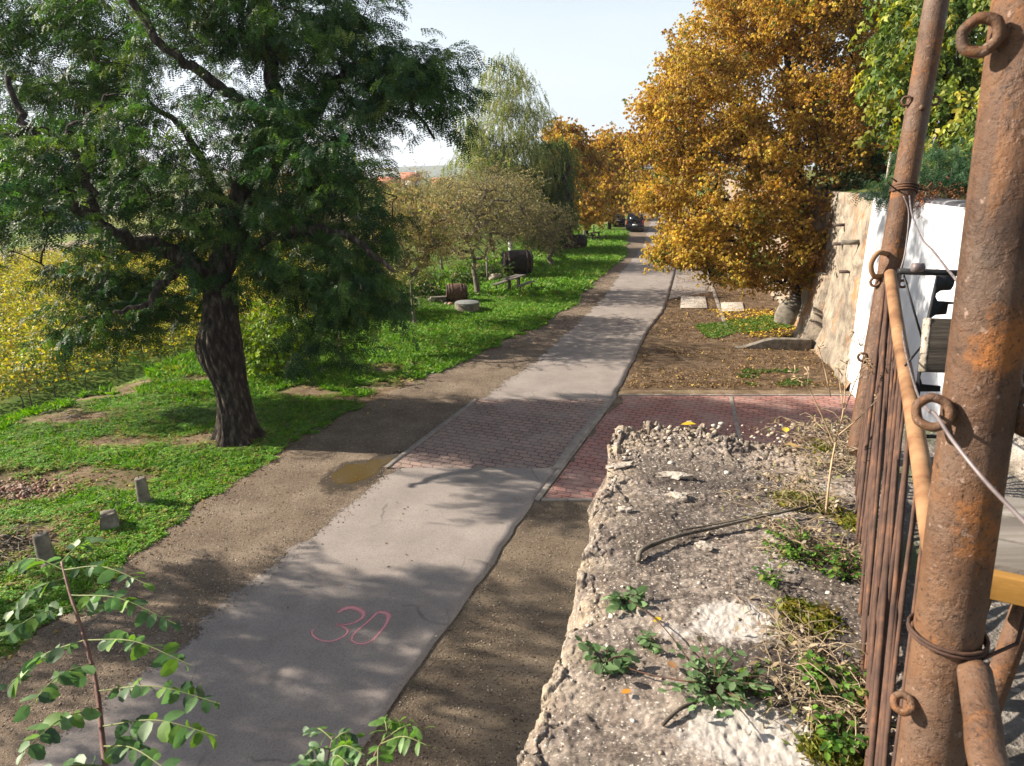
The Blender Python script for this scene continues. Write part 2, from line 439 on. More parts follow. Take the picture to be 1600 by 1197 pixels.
# ------------------------------------------------------------------ road, verges, paving
def strip(name, fl, fr, y0, y1, z, mat, step=.08, cols=14, jl=0.0, jr=0.0, fq=1.2, skirt=0.0, seed=1, kind='structure', growth=1.012, fade=False):
    yy = [y0]; s = step
    while yy[-1] < y1: yy.append(min(yy[-1] + s, y1)); s *= growth
    yy = np.array(yy)
    L = fl(yy) + jl * ((fbm(yy * fq, yy * 0 + seed, 0, 5, seed) - .5) * 2); R = fr(yy) + jr * ((fbm(yy * fq, yy * 0 + seed + 9, 0, 5, seed + 3) - .5) * 2)
    q = np.linspace(0, 1, cols); XX = L[:, None] * (1 - q) + R[:, None] * q; YY = np.repeat(yy[:, None], cols, 1)
    ZZ = np.full_like(XX, z) if not callable(z) else z(XX, YY)
    V = np.stack([XX, YY, ZZ], -1)
    at_ = {}
    if fade: FD = np.clip(1 - (XX - L[:, None]) / .55, 0, 1); at_ = {'fade': np.concatenate([FD, FD[:, -1:]], 1) if skirt else FD}
    if skirt:
        c = V[:, -1:].copy(); c[..., 2] -= skirt
        V = np.concatenate([V, c], 1)
    o = MB().grid(V).build(name, mat, smooth=False, attrs=at_); tag(o, kind=kind); return o

m, t, b = newmat('worn_asphalt')
v = coords(t)
col = ramp(t, noise(t, v, .9, 8, .6), [(.3, (.225, .192, .172)), (.5, (.275, .236, .212)), (.7, (.33, .285, .255))])
col = mix(t, col, (.13, .12, .115), ramp(t, noise(t, v, 120, 3, .7), [(.50, (0, 0, 0)), (.66, (.75, .75, .75))]))
col = mix(t, col, (.42, .38, .34), ramp(t, noise(t, v, 150, 2), [(.62, (0, 0, 0)), (.70, (.6, .6, .6))]))
col = mix(t, col, (.12, .108, .10), ramp(t, noise(t, v, 42, 5, .8), [(.50, (0, 0, 0)), (.62, (.55, .55, .55))]))
col = mix(t, col, (.40, .365, .33), ramp(t, noise(t, v, 55, 4, .8), [(.56, (0, 0, 0)), (.66, (.5, .5, .5))]))
col = mix(t, col, (.20, .165, .14), ramp(t, noise(t, v, 2.1, 7, .7), [(.56, (0, 0, 0)), (.72, (.6, .6, .6))]))
vo = N(t, 'ShaderNodeTexVoronoi', feature='DISTANCE_TO_EDGE'); vo.inputs['Scale'].default_value = .55
dv = N(t, 'ShaderNodeMixRGB'); dv.inputs[0].default_value = .22
nn = N(t, 'ShaderNodeTexNoise'); nn.inputs['Scale'].default_value = 2.2; nn.inputs['Detail'].default_value = 5
t.links.new(v, nn.inputs['Vector']); t.links.new(v, dv.inputs[1]); t.links.new(nn.outputs['Color'], dv.inputs[2]); t.links.new(dv.outputs[0], vo.inputs['Vector'])
crk = ramp(t, vo.outputs['Distance'], [(.0, (1, 1, 1)), (.009, (0, 0, 0))])
crk = mix(t, (0, 0, 0), crk, ramp(t, noise(t, v, .5, 3), [(.52, (0, 0, 0)), (.60, (.6, .6, .6))]))
col = mix(t, col, (.06, .055, .05), crk)
t.links.new(col, b.inputs['Base Color']); b.inputs['Roughness'].default_value = .92; b.inputs['Specular IOR Level'].default_value = .25
bump(t, b, noise(t, v, 130, 4, .8), .8, .006)
fd = math_(t, 'ADD', attr(t, 'fade').outputs['Fac'], math_(t, 'MULTIPLY', math_(t, 'SUBTRACT', noise(t, v, 9, 8, .8), .5), 1.3))
fd = ramp(t, fd, [(.62, (0, 0, 0)), (.72, (1, 1, 1))])
tr = N(t, 'ShaderNodeBsdfTransparent'); ms = N(t, 'ShaderNodeMixShader')
t.links.new(fd, ms.inputs[0]); t.links.new(b.outputs[0], ms.inputs[1]); t.links.new(tr.outputs[0], ms.inputs[2]); t.links.new(ms.outputs[0], t.nodes['Material Output'].inputs[0])
ASPH = m

def pavers(name, ang, c1, c2, c3):
    m, t, b = newmat(name)
    v = coords(t, rot=(0, 0, ang))
    # gently zig-zag block sides
    wv = N(t, 'ShaderNodeTexWave'); wv.inputs['Scale'].default_value = 2.2; wv.wave_profile = 'TRI'; wv.bands_direction = 'Y'
    t.links.new(v, wv.inputs['Vector'])
    sx = N(t, 'ShaderNodeSeparateXYZ'); t.links.new(v, sx.inputs[0])
    cx = N(t, 'ShaderNodeCombineXYZ')
    t.links.new(math_(t, 'ADD', sx.outputs[0], math_(t, 'MULTIPLY', wv.outputs['Fac'], .045)), cx.inputs[0]); t.links.new(sx.outputs[1], cx.inputs[1])
    bt = N(t, 'ShaderNodeTexBrick'); bt.inputs['Scale'].default_value = 1
    bt.inputs['Brick Width'].default_value = .27; bt.inputs['Row Height'].default_value = .18
    bt.inputs['Mortar Size'].default_value = .012; bt.inputs['Mortar Smooth'].default_value = .3
    bt.inputs['Color1'].default_value = (*c1, 1); bt.inputs['Color2'].default_value = (*c2, 1); bt.inputs['Mortar'].default_value = (.05, .04, .035, 1)
    bt.inputs['Bias'].default_value = -.1
    t.links.new(cx.outputs[0], bt.inputs['Vector'])
    col = mix(t, bt.outputs['Color'], c3, ramp(t, noise(t, v, 1.1, 6, .65), [(.45, (0, 0, 0)), (.7, (.65, .65, .65))]))
    col = mix(t, col, (.1, .08, .07), ramp(t, noise(t, v, 90, 3), [(.6, (0, 0, 0)), (.75, (.6, .6, .6))]))
    t.links.new(col, b.inputs['Base Color']); b.inputs['Roughness'].default_value = .9; b.inputs['Specular IOR Level'].default_value = .25
    h = math_(t, 'SUBTRACT', math_(t, 'MULTIPLY', noise(t, v, 60, 4), .25), bt.outputs['Fac'])
    bump(t, b, h, .9, .012)
    return m
RDIR = math.atan2(float(road_r(17) - road_r(13)), 4.0)
PAV_ROAD = pavers('grey_red_paving', RDIR, (.30, .205, .17), (.21, .155, .14), (.31, .25, .215))
PAV_RED = pavers('red_paving', RDIR, (.36, .165, .135), (.27, .145, .125), (.36, .26, .22))
KERB = nmat('kerb_concrete', [(.3, (.18, .155, .135)), (.7, (.29, .255, .22))], 5, 7, .95, 70, .4, .004)

ZR = .035
def ZROAD(x, y): return .0135 + (ZR - .0135) * np.clip((x - road_l(y) - .1) / .5, 0, 1)
strip('road', road_l, road_r, -6, Y_PAV0 - .004, ZROAD, ASPH, jl=.30, jr=.05, skirt=.05, seed=3, fq=3.4, step=.04, cols=22, fade=True)
strip('road', road_l, road_r, Y_PAV1 + .004, 130, ZROAD, ASPH, jl=.22, jr=.05, skirt=.05, seed=8, fq=3.4, step=.06, cols=22, fade=True)
kl = lambda y: road_l(y) + .02
strip('paving', lambda y: road_l(y) + .14, lambda y: road_r(y) - .15, Y_PAV0, Y_PAV1, ZR, PAV_ROAD, step=.1)
strip('kerb', lambda y: road_l(y) + .0, lambda y: road_l(y) + .132, Y_PAV0, Y_PAV1, ZR + .012, KERB, step=.2, cols=3, skirt=.06)
strip('kerb', lambda y: road_r(y) - .142, lambda y: road_r(y) + .05, Y_PAV0 - .1, Y_PAV1, ZR + .02, KERB, step=.2, cols=3, skirt=.06)

DIRT_L = nmat('gravel_verge', [(.25, (.10, .073, .053)), (.5, (.175, .132, .096)), (.75, (.26, .205, .152))], 1.3, 9, 1, 45, 1.0, .03, spots=[(28, .58, .66, (.27, .215, .16)), (34, .58, .66, (.06, .045, .033)), (75, .60, .68, (.36, .31, .25))], spec=.15)
DIRT_R = nmat('earth_verge', [(.25, (.09, .068, .049)), (.5, (.155, .118, .083)), (.75, (.235, .182, .13))], 1.1, 9, 1, 40, 1.0, .03, spots=[(26, .58, .66, (.22, .175, .12)), (30, .58, .66, (.05, .038, .028)), (70, .63, .70, (.36, .32, .26))], spec=.15)
LITTER = nmat('leaf_litter_ground', [(.3, (.045, .029, .02)), (.5, (.105, .07, .046)), (.65, (.19, .135, .088)), (.8, (.28, .21, .14))], 3.0, 10, 1, 30, 1.0, .03, spots=[(55, .56, .64, (.28, .19, .10)), (80, .6, .68, (.05, .03, .02))], spec=.1)
strip('gravel_path', grass_e, lambda y: road_l(y) + .95, -6, 95, .0115, DIRT_L, jl=.3, jr=0, cols=10, seed=5, fq=1.7)
strip('earth_strip', lambda y: road_r(y) - .3, lambda y: road_r(y) + 9, -6, 12.6, .008, DIRT_R, seed=6, step=.3)
strip('litter_ground', lambda y: road_r(y) - .3, lambda y: np.interp(y, [18, 27, 60], [11, 13.2, 20]), 18.55, 75, .008, LITTER, seed=7, step=.2)

# red driveway from the road to the yard on the right
a = G(838, 784); bq = G(962, 620)
drv_l = lambda y: np.interp(y, [a[1], bq[1]], [a[0], bq[0]])
strip('driveway', lambda y: drv_l(y) + .1, lambda y: y * 0 + 11.0, a[1] + .1, bq[1] + .02, .022, PAV_RED, step=.15)
kb = MB()
for p0, p1 in ((a, bq),):
    n = 11
    for k in range(n):
        q0 = p0 + (p1 - p0) * (k + .02) / n; q1 = p0 + (p1 - p0) * (k + .98) / n
        d = (q1 - q0) / np.linalg.norm(q1 - q0); s = np.array([d[1], -d[0], 0]) * .05
        kb.hexa([q0 - s, q1 - s, q1 + s, q0 + s] + [x + np.array([0, 0, .045]) for x in (q0 - s, q1 - s, q1 + s, q0 + s)])
for yy, x0, x1 in ((a[1] + .04, a[0] + .09, 9.0), (bq[1] + .08, bq[0] + .1, 10.6)):
    x = x0
    while x < x1:
        kb.box((x + .25, yy, .016), (.49, .09, .05)); x += .5
q0 = G(1142, 621); q1 = G(1158, 700)
kb.hexa([np.array([*(q[:2] + np.array([dx, 0])), z]) for z in (.0, .036) for q, dx in ((q1, -.05), (q1, .05), (q0, .05), (q0, -.05))])
tag(kb.build('kerb', KERB, bevel=.006), kind='structure')
# dirt drifted against the kerb
strip('earth_strip', lambda y: road_r(y) + .045, lambda y: road_r(y) + .16 + .1 * np.sin(y * 3), Y_PAV0 + .3, Y_PAV1 + .3, .03, DIRT_R, jr=.12, step=.1, cols=4, seed=15)

# side lane and its pale edging
sl = [G(1045, 468), G(1118, 455), G(1104, 428), G(1090, 395), G(1060, 395), G(1055, 430)]
o = MB().add([[p[0], p[1], .014] for p in sl], [[0, 1, 2, 3, 4, 5]]).build('side_lane', ASPH); tag(o, kind='structure')
eb = MB(); e0, e1 = G(1136, 515), G(1104, 425)
for k in range(12):
    q0 = e0 + (e1 - e0) * (k + .03) / 12; q1 = e0 + (e1 - e0) * (k + .97) / 12
    eb.hexa([np.array([*(q[:2] + np.array([dx, 0])), z]) for z in (0, .05) for q, dx in ((q0, -.08), (q0, .08), (q1, .08), (q1, -.08))])
tag(eb.build('kerb', KERB, bevel=.008), kind='structure')

# puddle
m, t, b = newmat('muddy_water'); b.inputs['Base Color'].default_value = (.20, .125, .035, 1); b.inputs['Roughness'].default_value = .12
b.inputs['Specular IOR Level'].default_value = .18
bump(t, b, noise(t, coords(t), 6, 2), .04, .01)
pc = G(562, 735); ang = np.linspace(0, 2 * math.pi, 48, endpoint=False)
pr = 1 + 1.1 * (fbm(np.cos(ang) * 1.6 + 4, np.sin(ang) * 1.6, 0, 4, 2) - .5)
px_ = .42 * pr * np.cos(ang) + .30 * np.sin(ang); py_ = .62 * pr * np.sin(ang)
m, t, b = newmat('muddy_water'); b.inputs['Base Color'].default_value = (.075, .050, .016, 1); b.inputs['Roughness'].default_value = .10; b.inputs['Specular IOR Level'].default_value = .25
o = MB().add(np.stack([pc[0] + px_, pc[1] + py_, np.full(48, .019)], -1), [list(range(48))]).build('puddle', m)
tag(o, kind='structure')
m, t, b = newmat('wet_mud'); v = coords(t)
t.links.new(ramp(t, noise(t, v, 6, 6), [(.3, (.03, .022, .014)), (.7, (.07, .05, .032))]), b.inputs['Base Color']); b.inputs['Roughness'].default_value = .55
f = math_(t, 'ADD', attr(t, 'fade').outputs['Fac'], math_(t, 'MULTIPLY', math_(t, 'SUBTRACT', noise(t, v, 5, 6, .7), .5), 1.4))
f = ramp(t, f, [(.25, (0, 0, 0)), (.75, (.9, .9, .9))])
tr = N(t, 'ShaderNodeBsdfTransparent'); ms = N(t, 'ShaderNodeMixShader')
t.links.new(f, ms.inputs[0]); t.links.new(tr.outputs[0], ms.inputs[1]); t.links.new(b.outputs[0], ms.inputs[2]); t.links.new(ms.outputs[0], t.nodes['Material Output'].inputs[0])
rr = np.linspace(0.02, 2.3, 12)[:, None]; pxc = np.append(px_, px_[0]); pyc = np.append(py_, py_[0])
V = np.stack([pc[0] + rr * pxc * .85, pc[1] + rr * pyc, .0165 + 0 * rr * pxc], -1)
tag(MB().grid(V).build('wet_earth', m, attrs={'fade': np.repeat(1.1 - np.clip((rr - .9) / 1.2, 0, 1) * 1.2, 49, 1)}), kind='structure')

# sprayed number on the road
def spray(px, widths):
    p = catmull([G(*q) for q in px], 8); wd = np.interp(np.linspace(0, 1, len(p)), np.linspace(0, 1, len(widths)), widths)
    tt = np.gradient(p, axis=0); tt /= np.linalg.norm(tt, axis=1)[:, None]; nn = np.stack([-tt[:, 1], tt[:, 0], 0 * tt[:, 0]], -1)
    q = np.linspace(-1, 1, 7)
    V = p[:, None] + nn[:, None] * (q[None, :, None] * wd[:, None, None]); V[..., 2] = ZR + .004
    return V, np.repeat(q[None], len(p), 0)
m, t, b = newmat('pink_spray_paint')
v = coords(t)
ac = math_(t, 'ABSOLUTE', attr(t, 'across').outputs['Fac'])
f = math_(t, 'ADD', math_(t, 'SUBTRACT', 1.0, ac), math_(t, 'MULTIPLY', math_(t, 'SUBTRACT', noise(t, v, 110, 3, .7), .5), 2.0))
f = ramp(t, f, [(.15, (0, 0, 0)), (.75, (.80, .80, .80))])
b.inputs['Base Color'].default_value = (.72, .30, .32, 1); b.inputs['Roughness'].default_value = .8
tr = N(t, 'ShaderNodeBsdfTransparent'); ms = N(t, 'ShaderNodeMixShader')
t.links.new(f, ms.inputs[0]); t.links.new(tr.outputs[0], ms.inputs[1]); t.links.new(b.outputs[0], ms.inputs[2]); t.links.new(ms.outputs[0], t.nodes['Material Output'].inputs[0])
k = 170 / 1600
z3 = [(550, 385), (640, 330), (760, 310), (870, 345), (925, 400), (890, 470), (780, 535), (640, 562), (530, 555), (620, 590), (690, 645), (650, 720), (540, 780), (420, 810), (300, 795), (200, 740), (165, 670), (200, 625)]
z0 = [(1060, 450), (930, 570), (810, 670), (750, 780), (830, 835), (940, 840), (1060, 785), (1150, 690), (1250, 560), (1290, 440), (1240, 385), (1130, 385), (1060, 450)]
root = thing('painted_number', G(547, 980, ZR), 'pink sprayed number 30 on the shaded asphalt', 'road marking')
V, q = spray([(470 + x * k, 920 + y * k) for x, y in z3], [.05, .075, .065, .03, .028, .035, .028, .025, .03, .025])
MB().grid(V).build('digit', m, root, attrs={'across': q})
V, q = spray([(470 + x * k, 920 + y * k) for x, y in z0], [.03, .025, .03, .035, .03, .025, .035, .06, .055, .03])
MB().grid(V).build('digit', m, root, attrs={'across': q})

# ------------------------------------------------------------------ crumbling wall in the foreground
WT = 4.92
edge_px = [(957, 655), (956, 700), (950, 752), (930, 772), (917, 824), (903, 889), (906, 965), (884, 980), (858, 1044), (845, 1099), (832, 1139), (820, 1184), (812, 1260)]
E = np.array([G(*p, WT) for p in edge_px]); E = E[np.argsort(E[:, 1])]
def wall_l(y): return np.where(y < E[0, 1], np.interp(y, [.6, E[0, 1]], [-.16, E[0, 0]]), np.interp(y, E[:, 1], E[:, 0]))
F0, F1 = G(1342, 722, WT), G(1364, 1200, WT)      # foot of the fence, far and near
def fence_x(y): return F1[0] + (F0[0] - F1[0]) * (y - F1[1]) / (F0[1] - F1[1])
Y_FAR = G(955, 658, WT)[1]; Y_FARR = G(1320, 690, WT)[1]
nu, nv = 500, 320
uy = np.linspace(.62, 1, nu)[:, None] ** 1.0
yy0 = np.linspace(.70, 1.0, nu)
V = np.zeros((nu, nv, 3))
q = np.linspace(0, 1, nv)
yfar = Y_FAR + (Y_FARR - Y_FAR) * sstep((q - .15) / .5) + .035 * (fbm(q * 14, q * 0, 0, 4, 77) - .5) * 2
s = np.linspace(0, 1, nu)
YY = .72 + (yfar[None] - .72) * s[:, None]
xl = wall_l(YY) + .03 * (fbm(YY * 7, YY * 0, 0, 6, 31) - .5) * 2 + .012 * np.round(fbm(YY * 11, YY * 0, 0, 3, 36) * 4) / 2 - .012
XX = xl + (fence_x(YY) + .10 - xl) * q[None]
edge = np.exp(-(XX - xl) / .07); fare = np.exp(-(yfar[None] - YY) / .22) * (1.0 - .6 * q[None])
rough = np.clip(.22 + .5 * edge + 1.1 * fare, 0, 1.3)
def cell(x, y, sd):
    ix, iy = np.floor(x), np.floor(y); best = np.full(x.shape, 9.); hid = np.zeros(x.shape)
    for dx in (-1, 0, 1):
        for dy in (-1, 0, 1):
            cxx, cyy = ix + dx, iy + dy
            px = cxx + _h(cxx.astype(int), cyy.astype(int), 0, sd); py = cyy + _h(cxx.astype(int), cyy.astype(int), 1, sd)
            d = np.hypot(x - px, y - py); k = d < best; best = np.where(k, d, best); hid = np.where(k, _h(cxx.astype(int), cyy.astype(int), 2, sd), hid)
    return best, hid
wx = XX + .03 * fbm(XX * 20, YY * 20, 0, 3, 4); wy = YY + .03 * fbm(XX * 20 + 9, YY * 20, 0, 3, 5)
def shards(x, y, sd):
    """angular stones: flat tilted tops per cell with narrow gaps between"""
    ix, iy = np.floor(x), np.floor(y); d1 = np.full(x.shape, 9.); d2 = np.full(x.shape, 9.); hh_ = np.zeros(x.shape)
    for dx in (-1, 0, 1):
        for dy in (-1, 0, 1):
            cx_ = (ix + dx).astype(int); cy_ = (iy + dy).astype(int)
            ox = x - (cx_ + _h(cx_, cy_, 0, sd)); oy = y - (cy_ + _h(cx_, cy_, 1, sd)); d = np.hypot(ox, oy)
            h_ = (_h(cx_, cy_, 2, sd) - .5) + ox * (_h(cx_, cy_, 3, sd) - .5) * 1.3 + oy * (_h(cx_, cy_, 4, sd) - .5) * 1.3
            k = d < d1; d2 = np.where(k, d1, np.minimum(d2, d)); hh_ = np.where(k, h_, hh_); d1 = np.where(k, d, d1)
    return hh_ - .8 * (1 - sstep((d2 - d1) / .14))
rub = shards(wx * 13, wy * 15, 1) * .030 + shards(wx * 33, wy * 36, 2) * .016 + (fbm(XX * 60, YY * 60, 0, 4, 17) - .5) * .016
smooth_n = (fbm(XX * 2.2, YY * 2.2, 0, 3, 9) - .5) * .03 + (fbm(XX * 24, YY * 24, 0, 4, 10) - .5) * .006
fine = (fbm(XX * 90, YY * 90, 0, 3, 12) - .5) * .007
# shallow broken-off patches
brk = sstep((fbm(XX * 4.2 + 5, YY * 4.2, 0, 4, 55) - .56) / .03)
ZZ = WT + smooth_n + fine + rub * np.clip((rough - .33) * 1.5, 0, 1.2) - .014 * brk * np.clip(.25 + fare * 1.2 + edge, 0, 1) - .03 * np.clip(edge - .7, 0, 1) - .05 * np.clip(fare - .75, 0, 1)
V[..., 0], V[..., 1], V[..., 2] = XX, YY, ZZ
def white_spots(X, Y):
    r = np.zeros(X.shape)
    for px, py, sx, sy, a in ((1150, 970, .12, .09, 1.1), (1180, 1150, .17, .10, 1.0), (1060, 985, .07, .05, .6), (1205, 800, .12, .1, .55), (1230, 880, .1, .06, .55), (1290, 760, .1, .1, .5), (1000, 1080, .08, .06, .4)):
        g = G(px, py, WT); r = np.maximum(r, a * np.exp(-(((X - g[0]) / sx) ** 2 + ((Y - g[1]) / sy) ** 2)))
    return r
pale = white_spots(XX, YY); worn = np.clip(edge * .9 + fare * .9, 0, 1)
# side faces: left face and far face as separate grids
nz_ = 70; hz = np.linspace(0, 1, nz_) ** 1.5
def face(topline, nrm):
    n = len(topline); D = topline[:, None].repeat(nz_, 1); zz = topline[:, 2:3] * (1 - hz) - .02 * hz
    amp = np.minimum(hz * 14, 1)[None]
    hh = topline[:, 0] + topline[:, 1]
    cc, hd = cell(np.repeat((hh * 2.6)[:, None], nz_, 1), zz * 3.4, 6)
    dd = ((hd - .5) * .10 - .05 * cc ** 2 + (fbm(hh[:, None] * 5, zz * 5, 0, 5, 8) - .5) * .16 + (fbm(hh[:, None] * 30, zz * 30, 0, 3, 18) - .5) * .04) * amp
    D = D + np.asarray(nrm) * dd[..., None]; D[..., 2] = zz
    return D
lf = face(V[:, 0], (-1, .1, 0)); ff = face(V[-1], (0, 1, 0))
m, t, b = newmat('crumbling_mortar')
v = coords(t)
col = ramp(t, noise(t, v, 9, 9, .7), [(.25, (.15, .115, .09)), (.45, (.25, .20, .165)), (.6, (.335, .28, .235)), (.8, (.46, .405, .35))])
dk = noise(t, coords(t, (.5, 1.0, 1.0)), 52, 8, .9); lo = noise(t, v, 2.6, 5, .6)
dkf = ramp(t, math_(t, 'ADD', dk, math_(t, 'MULTIPLY', math_(t, 'SUBTRACT', lo, .5), .7)), [(.41, (0, 0, 0)), (.52, (1, 1, 1))])
wn = attr(t, 'worn'); pa = attr(t, 'pale')
dkf = mix(t, dkf, (0, 0, 0), math_(t, 'MULTIPLY', wn.outputs['Fac'], .6))
pal = math_(t, 'ADD', pa.outputs['Fac'], math_(t, 'MULTIPLY', math_(t, 'SUBTRACT', noise(t, v, 26, 7, .75), .5), 1.5))
palf = ramp(t, pal, [(.38, (0, 0, 0)), (.62, (1, 1, 1))])
col = mix(t, col, (.055, .045, .04), math_(t, 'MULTIPLY', dkf, .88))
col = mix(t, col, (.52, .475, .43), math_(t, 'MULTIPLY', palf, .9))
col = mix(t, col, (.70, .65, .58), ramp(t, noise(t, v, 130, 3, .6), [(.60, (0, 0, 0)), (.68, (.9, .9, .9))]))
col = mix(t, col, (.50, .40, .28), math_(t, 'MULTIPLY', wn.outputs['Fac'], ramp(t, noise(t, v, 8, 5), [(.4, (0, 0, 0)), (.65, (.7, .7, .7))])))
t.links.new(col, b.inputs['Base Color']); b.inputs['Roughness'].default_value = 1; b.inputs['Specular IOR Level'].default_value = .1
bump(t, b, noise(t, v, 110, 8, .8), .55, .008)
MORTAR = m
wroot = thing('stone_wall', (.6, 1.8, 0), 'thick crumbling mortar wall with jagged broken edge beside the road', 'wall')
wb = MB(); wb.grid(V[:, ::-1]); wb.grid(lf); wb.grid(ff[:, ::-1])
at = lambda A, z: np.concatenate([A[:, ::-1].ravel(), np.full(lf.shape[0] * nz_, z), np.full(ff.shape[0] * nz_, z)])
wb.build('masonry', MORTAR, wroot, smooth=False, attrs={'pale': at(pale, .1), 'worn': at(worn, .5)})
# the wall returns to the left below the viewer
b2 = MB(); gx = np.linspace(-2.6, 1.2, 90); gy = np.linspace(-.6, .72, 40); GX, GY = np.meshgrid(gx, gy)
b2.grid(np.stack([GX, GY, WT - .25 + (fbm(GX * 6, GY * 6, 0, 4, 3) - .5) * .06], -1))
hx = np.linspace(-2.6, 1.2, 90)
HX, HZ = np.meshgrid(hx, np.linspace(WT - .25, 0, 60)); b2.grid(np.stack([HX, .72 + (fbm(HX * 3, HZ * 4, 0, 4, 6) - .5) * .1, HZ], -1))
b2.build('return_wall', MORTAR, wroot, attrs={'pale': np.full(b2.n, .1), 'worn': np.full(b2.n, .2)})

# terrace floor on the right of the fence
m, t, b = newmat('terrace_soil'); v = coords(t)
col = ramp(t, noise(t, v, 5, 9, .65), [(.3, (.07, .06, .05)), (.5, (.16, .14, .12)), (.7, (.30, .27, .24))])
col = mix(t, col, (.40, .36, .31), ramp(t, noise(t, v, 45, 5), [(.56, (0, 0, 0)), (.66, (.8, .8, .8))]))
col = mix(t, col, (.09, .12, .03), ramp(t, noise(t, v, 1.6, 6), [(.56, (0, 0, 0)), (.66, (.8, .8, .8))]))
t.links.new(col, b.inputs['Base Color']); b.inputs['Roughness'].default_value = 1; bump(t, b, noise(t, v, 60, 6), .9, .02)
gx = np.linspace(0, 1, 60); gy = np.linspace(-1.5, 2.95, 80)
GY = np.repeat(gy[:, None], 60, 1); GX = fence_x(GY) + .06 + (4.9 - fence_x(GY)) * gx[None] ** 1.5
TV = np.stack([GX, GY, WT - .03 + (fbm(GX * 5, GY * 5, 0, 4, 2) - .5) * .06], -1)
fw = np.stack([TV[-1], TV[-1] * np.array([1, 1, 0])], 1)
o = MB().grid(TV).grid(fw).build('terrace_floor', m); tag(o, kind='structure')

# loose mortar chips
def stone_tpl(seed, flat=.6):
    r = np.random.default_rng(seed); V = np.array([[1, 0, 0], [0, 1, 0], [-1, 0, 0], [0, -1, 0], [0, 0, 1], [0, 0, -.6], ]) * (1 + .35 * (r.random((6, 1)) - .5))
    V[:, 2] *= flat
    F = [[0, 1, 4], [1, 2, 4], [2, 3, 4], [3, 0, 4], [1, 0, 5], [2, 1, 5], [3, 2, 5], [0, 3, 5]]
    return V, np.array(F)
def zat(x, y):   # height on the wall top by nearest grid sample
    j = np.clip(((y - .72) / (Y_FAR - .72) * (nu - 1)).astype(int), 0, nu - 1)
    xl_, xr_ = XX[j, 0], XX[j, -1]; i = np.clip(((x - xl_) / (xr_ - xl_) * (nv - 1)).astype(int), 0, nv - 1)
    return ZZ[j, i], (x - xl_) / (xr_ - xl_)
cb = MB()
cnt = 0
for sd in range(4):
    T, F = stone_tpl(sd, .55)
    n = 200
    y = rng.uniform(1.0, Y_FAR - .01, n) if sd < 2 else Y_FAR - np.abs(rng.normal(0, .28, n))
    xx_ = wall_l(y) + rng.random(n) ** 1.5 * (fence_x(y) - wall_l(y))
    z, q_ = zat(xx_, y); k = (q_ > .01) & (q_ < .97)
    pos = np.stack([xx_, y, z], -1)[k]; n = len(pos)
    R = np.einsum('nij,njk->nik', rotm('z', rng.random(n) * 6.3), rotm('x', (rng.random(n) - .5) * .9))
    s_ = .0025 + .009 * rng.random(n) ** 3 * (1.0 if sd < 2 else 2.2)
    cc = np.array([[.42, .37, .32], [.27, .22, .18], [.52, .47, .41], [.36, .29, .22]])[rng.integers(0, 4, n)]
    cb.scatter(T, F, pos, R, s_, cc)
CHIP = leafmat('mortar_chip', 0.0, 1.0, spec=.1)
o = cb.build('mortar_chips', CHIP); tag(o, 'loose mortar chips scattered on the wall top', 'rubble', kind='stuff')
# larger broken slabs, one by one
for k, (px, py, L, W_, a_, lab) in enumerate([(1052, 737, .13, .05, .35, 'long pale broken mortar slab lying in the crumbled far end of the wall'), (968, 722, .10, .045, -.2, 'pale flat stone jutting over the wall edge near its far corner'), (975, 792, .06, .03, .1, 'small white chip on the dark wall top near the left edge'), (1057, 768, .08, .05, .6, 'broken shallow plaster flake in the middle of the wall top'), (1100, 848, .045, .03, .9, 'white stone lying beside the long bent twig')]):
    g = G(px, py, WT + .02); n = 15; an = np.linspace(0, 6.28, n, endpoint=False)
    rr_ = 1 + .75 * (np.random.default_rng(k).random(n) - .5)
    ol = np.stack([L * .5 * rr_ * np.cos(an), W_ * .5 * rr_ * np.sin(an), 0 * an], -1) @ np.array(rotm('z', -a_)).T
    ol[:, 2] += ol[:, 0] * .15
    zt, _ = zat(np.array([g[0]]), np.array([g[1]]))
    mb = MB().prism(ol + np.array([g[0], g[1], zt[0] + .0]), (0.003, 0, .012))
    mb.v[0] = mb.v[0] + np.random.default_rng(k + 40).normal(0, .0028, mb.v[0].shape)
    o = mb.build('stone_slab', STONE, bevel=.0015); tag(o, lab, 'stone')

# ------------------------------------------------------------------ rusty fence
far_base = np.array([G(1341, 708, WT)[0], G(1341, 708, WT)[1], WT - .02])
fr = thing('rusty_fence', far_base, 'rusty fence of thin rods between two round steel posts', 'fence')
def nut(mb, c, r, tr, ax, n=6, ang=0):
    """hexagonal ring with centre c, radius r, bar thickness tr, in the plane whose normal is ax"""
    ax = np.asarray(ax, float); ax /= np.linalg.norm(ax); ref = np.array([0, 0, 1.]) if abs(ax[2]) < .9 else np.array([1., 0, 0])
    u = np.cross(ax, ref); u /= np.linalg.norm(u); v_ = np.cross(ax, u)
    m_, k_ = n * 4, 8
    th = np.arange(m_) * 2 * math.pi / m_
    hexr = r * np.cos(math.pi / n) / np.cos(((th + ang) % (2 * math.pi / n)) - math.pi / n); hexr = .5 * hexr + .5 * r
    ph = np.arange(k_) * 2 * math.pi / k_ + .4
    rad = hexr[:, None] + tr * np.cos(ph)[None]
    Vv = np.asarray(c) + rad[..., None] * (np.cos(th)[:, None, None] * u + np.sin(th)[:, None, None] * v_) + (tr * 1.15 * np.sin(ph))[None, :, None] * ax
    i = np.arange(m_)[:, None]; j = np.arange(k_)[None]
    Fx = np.stack([i * k_ + j, i * k_ + (j + 1) % k_, ((i + 1) % m_) * k_ + (j + 1) % k_, ((i + 1) % m_) * k_ + j], -1).reshape(-1, 4)
    mb.add(Vv.reshape(-1, 3), Fx)
    return mb
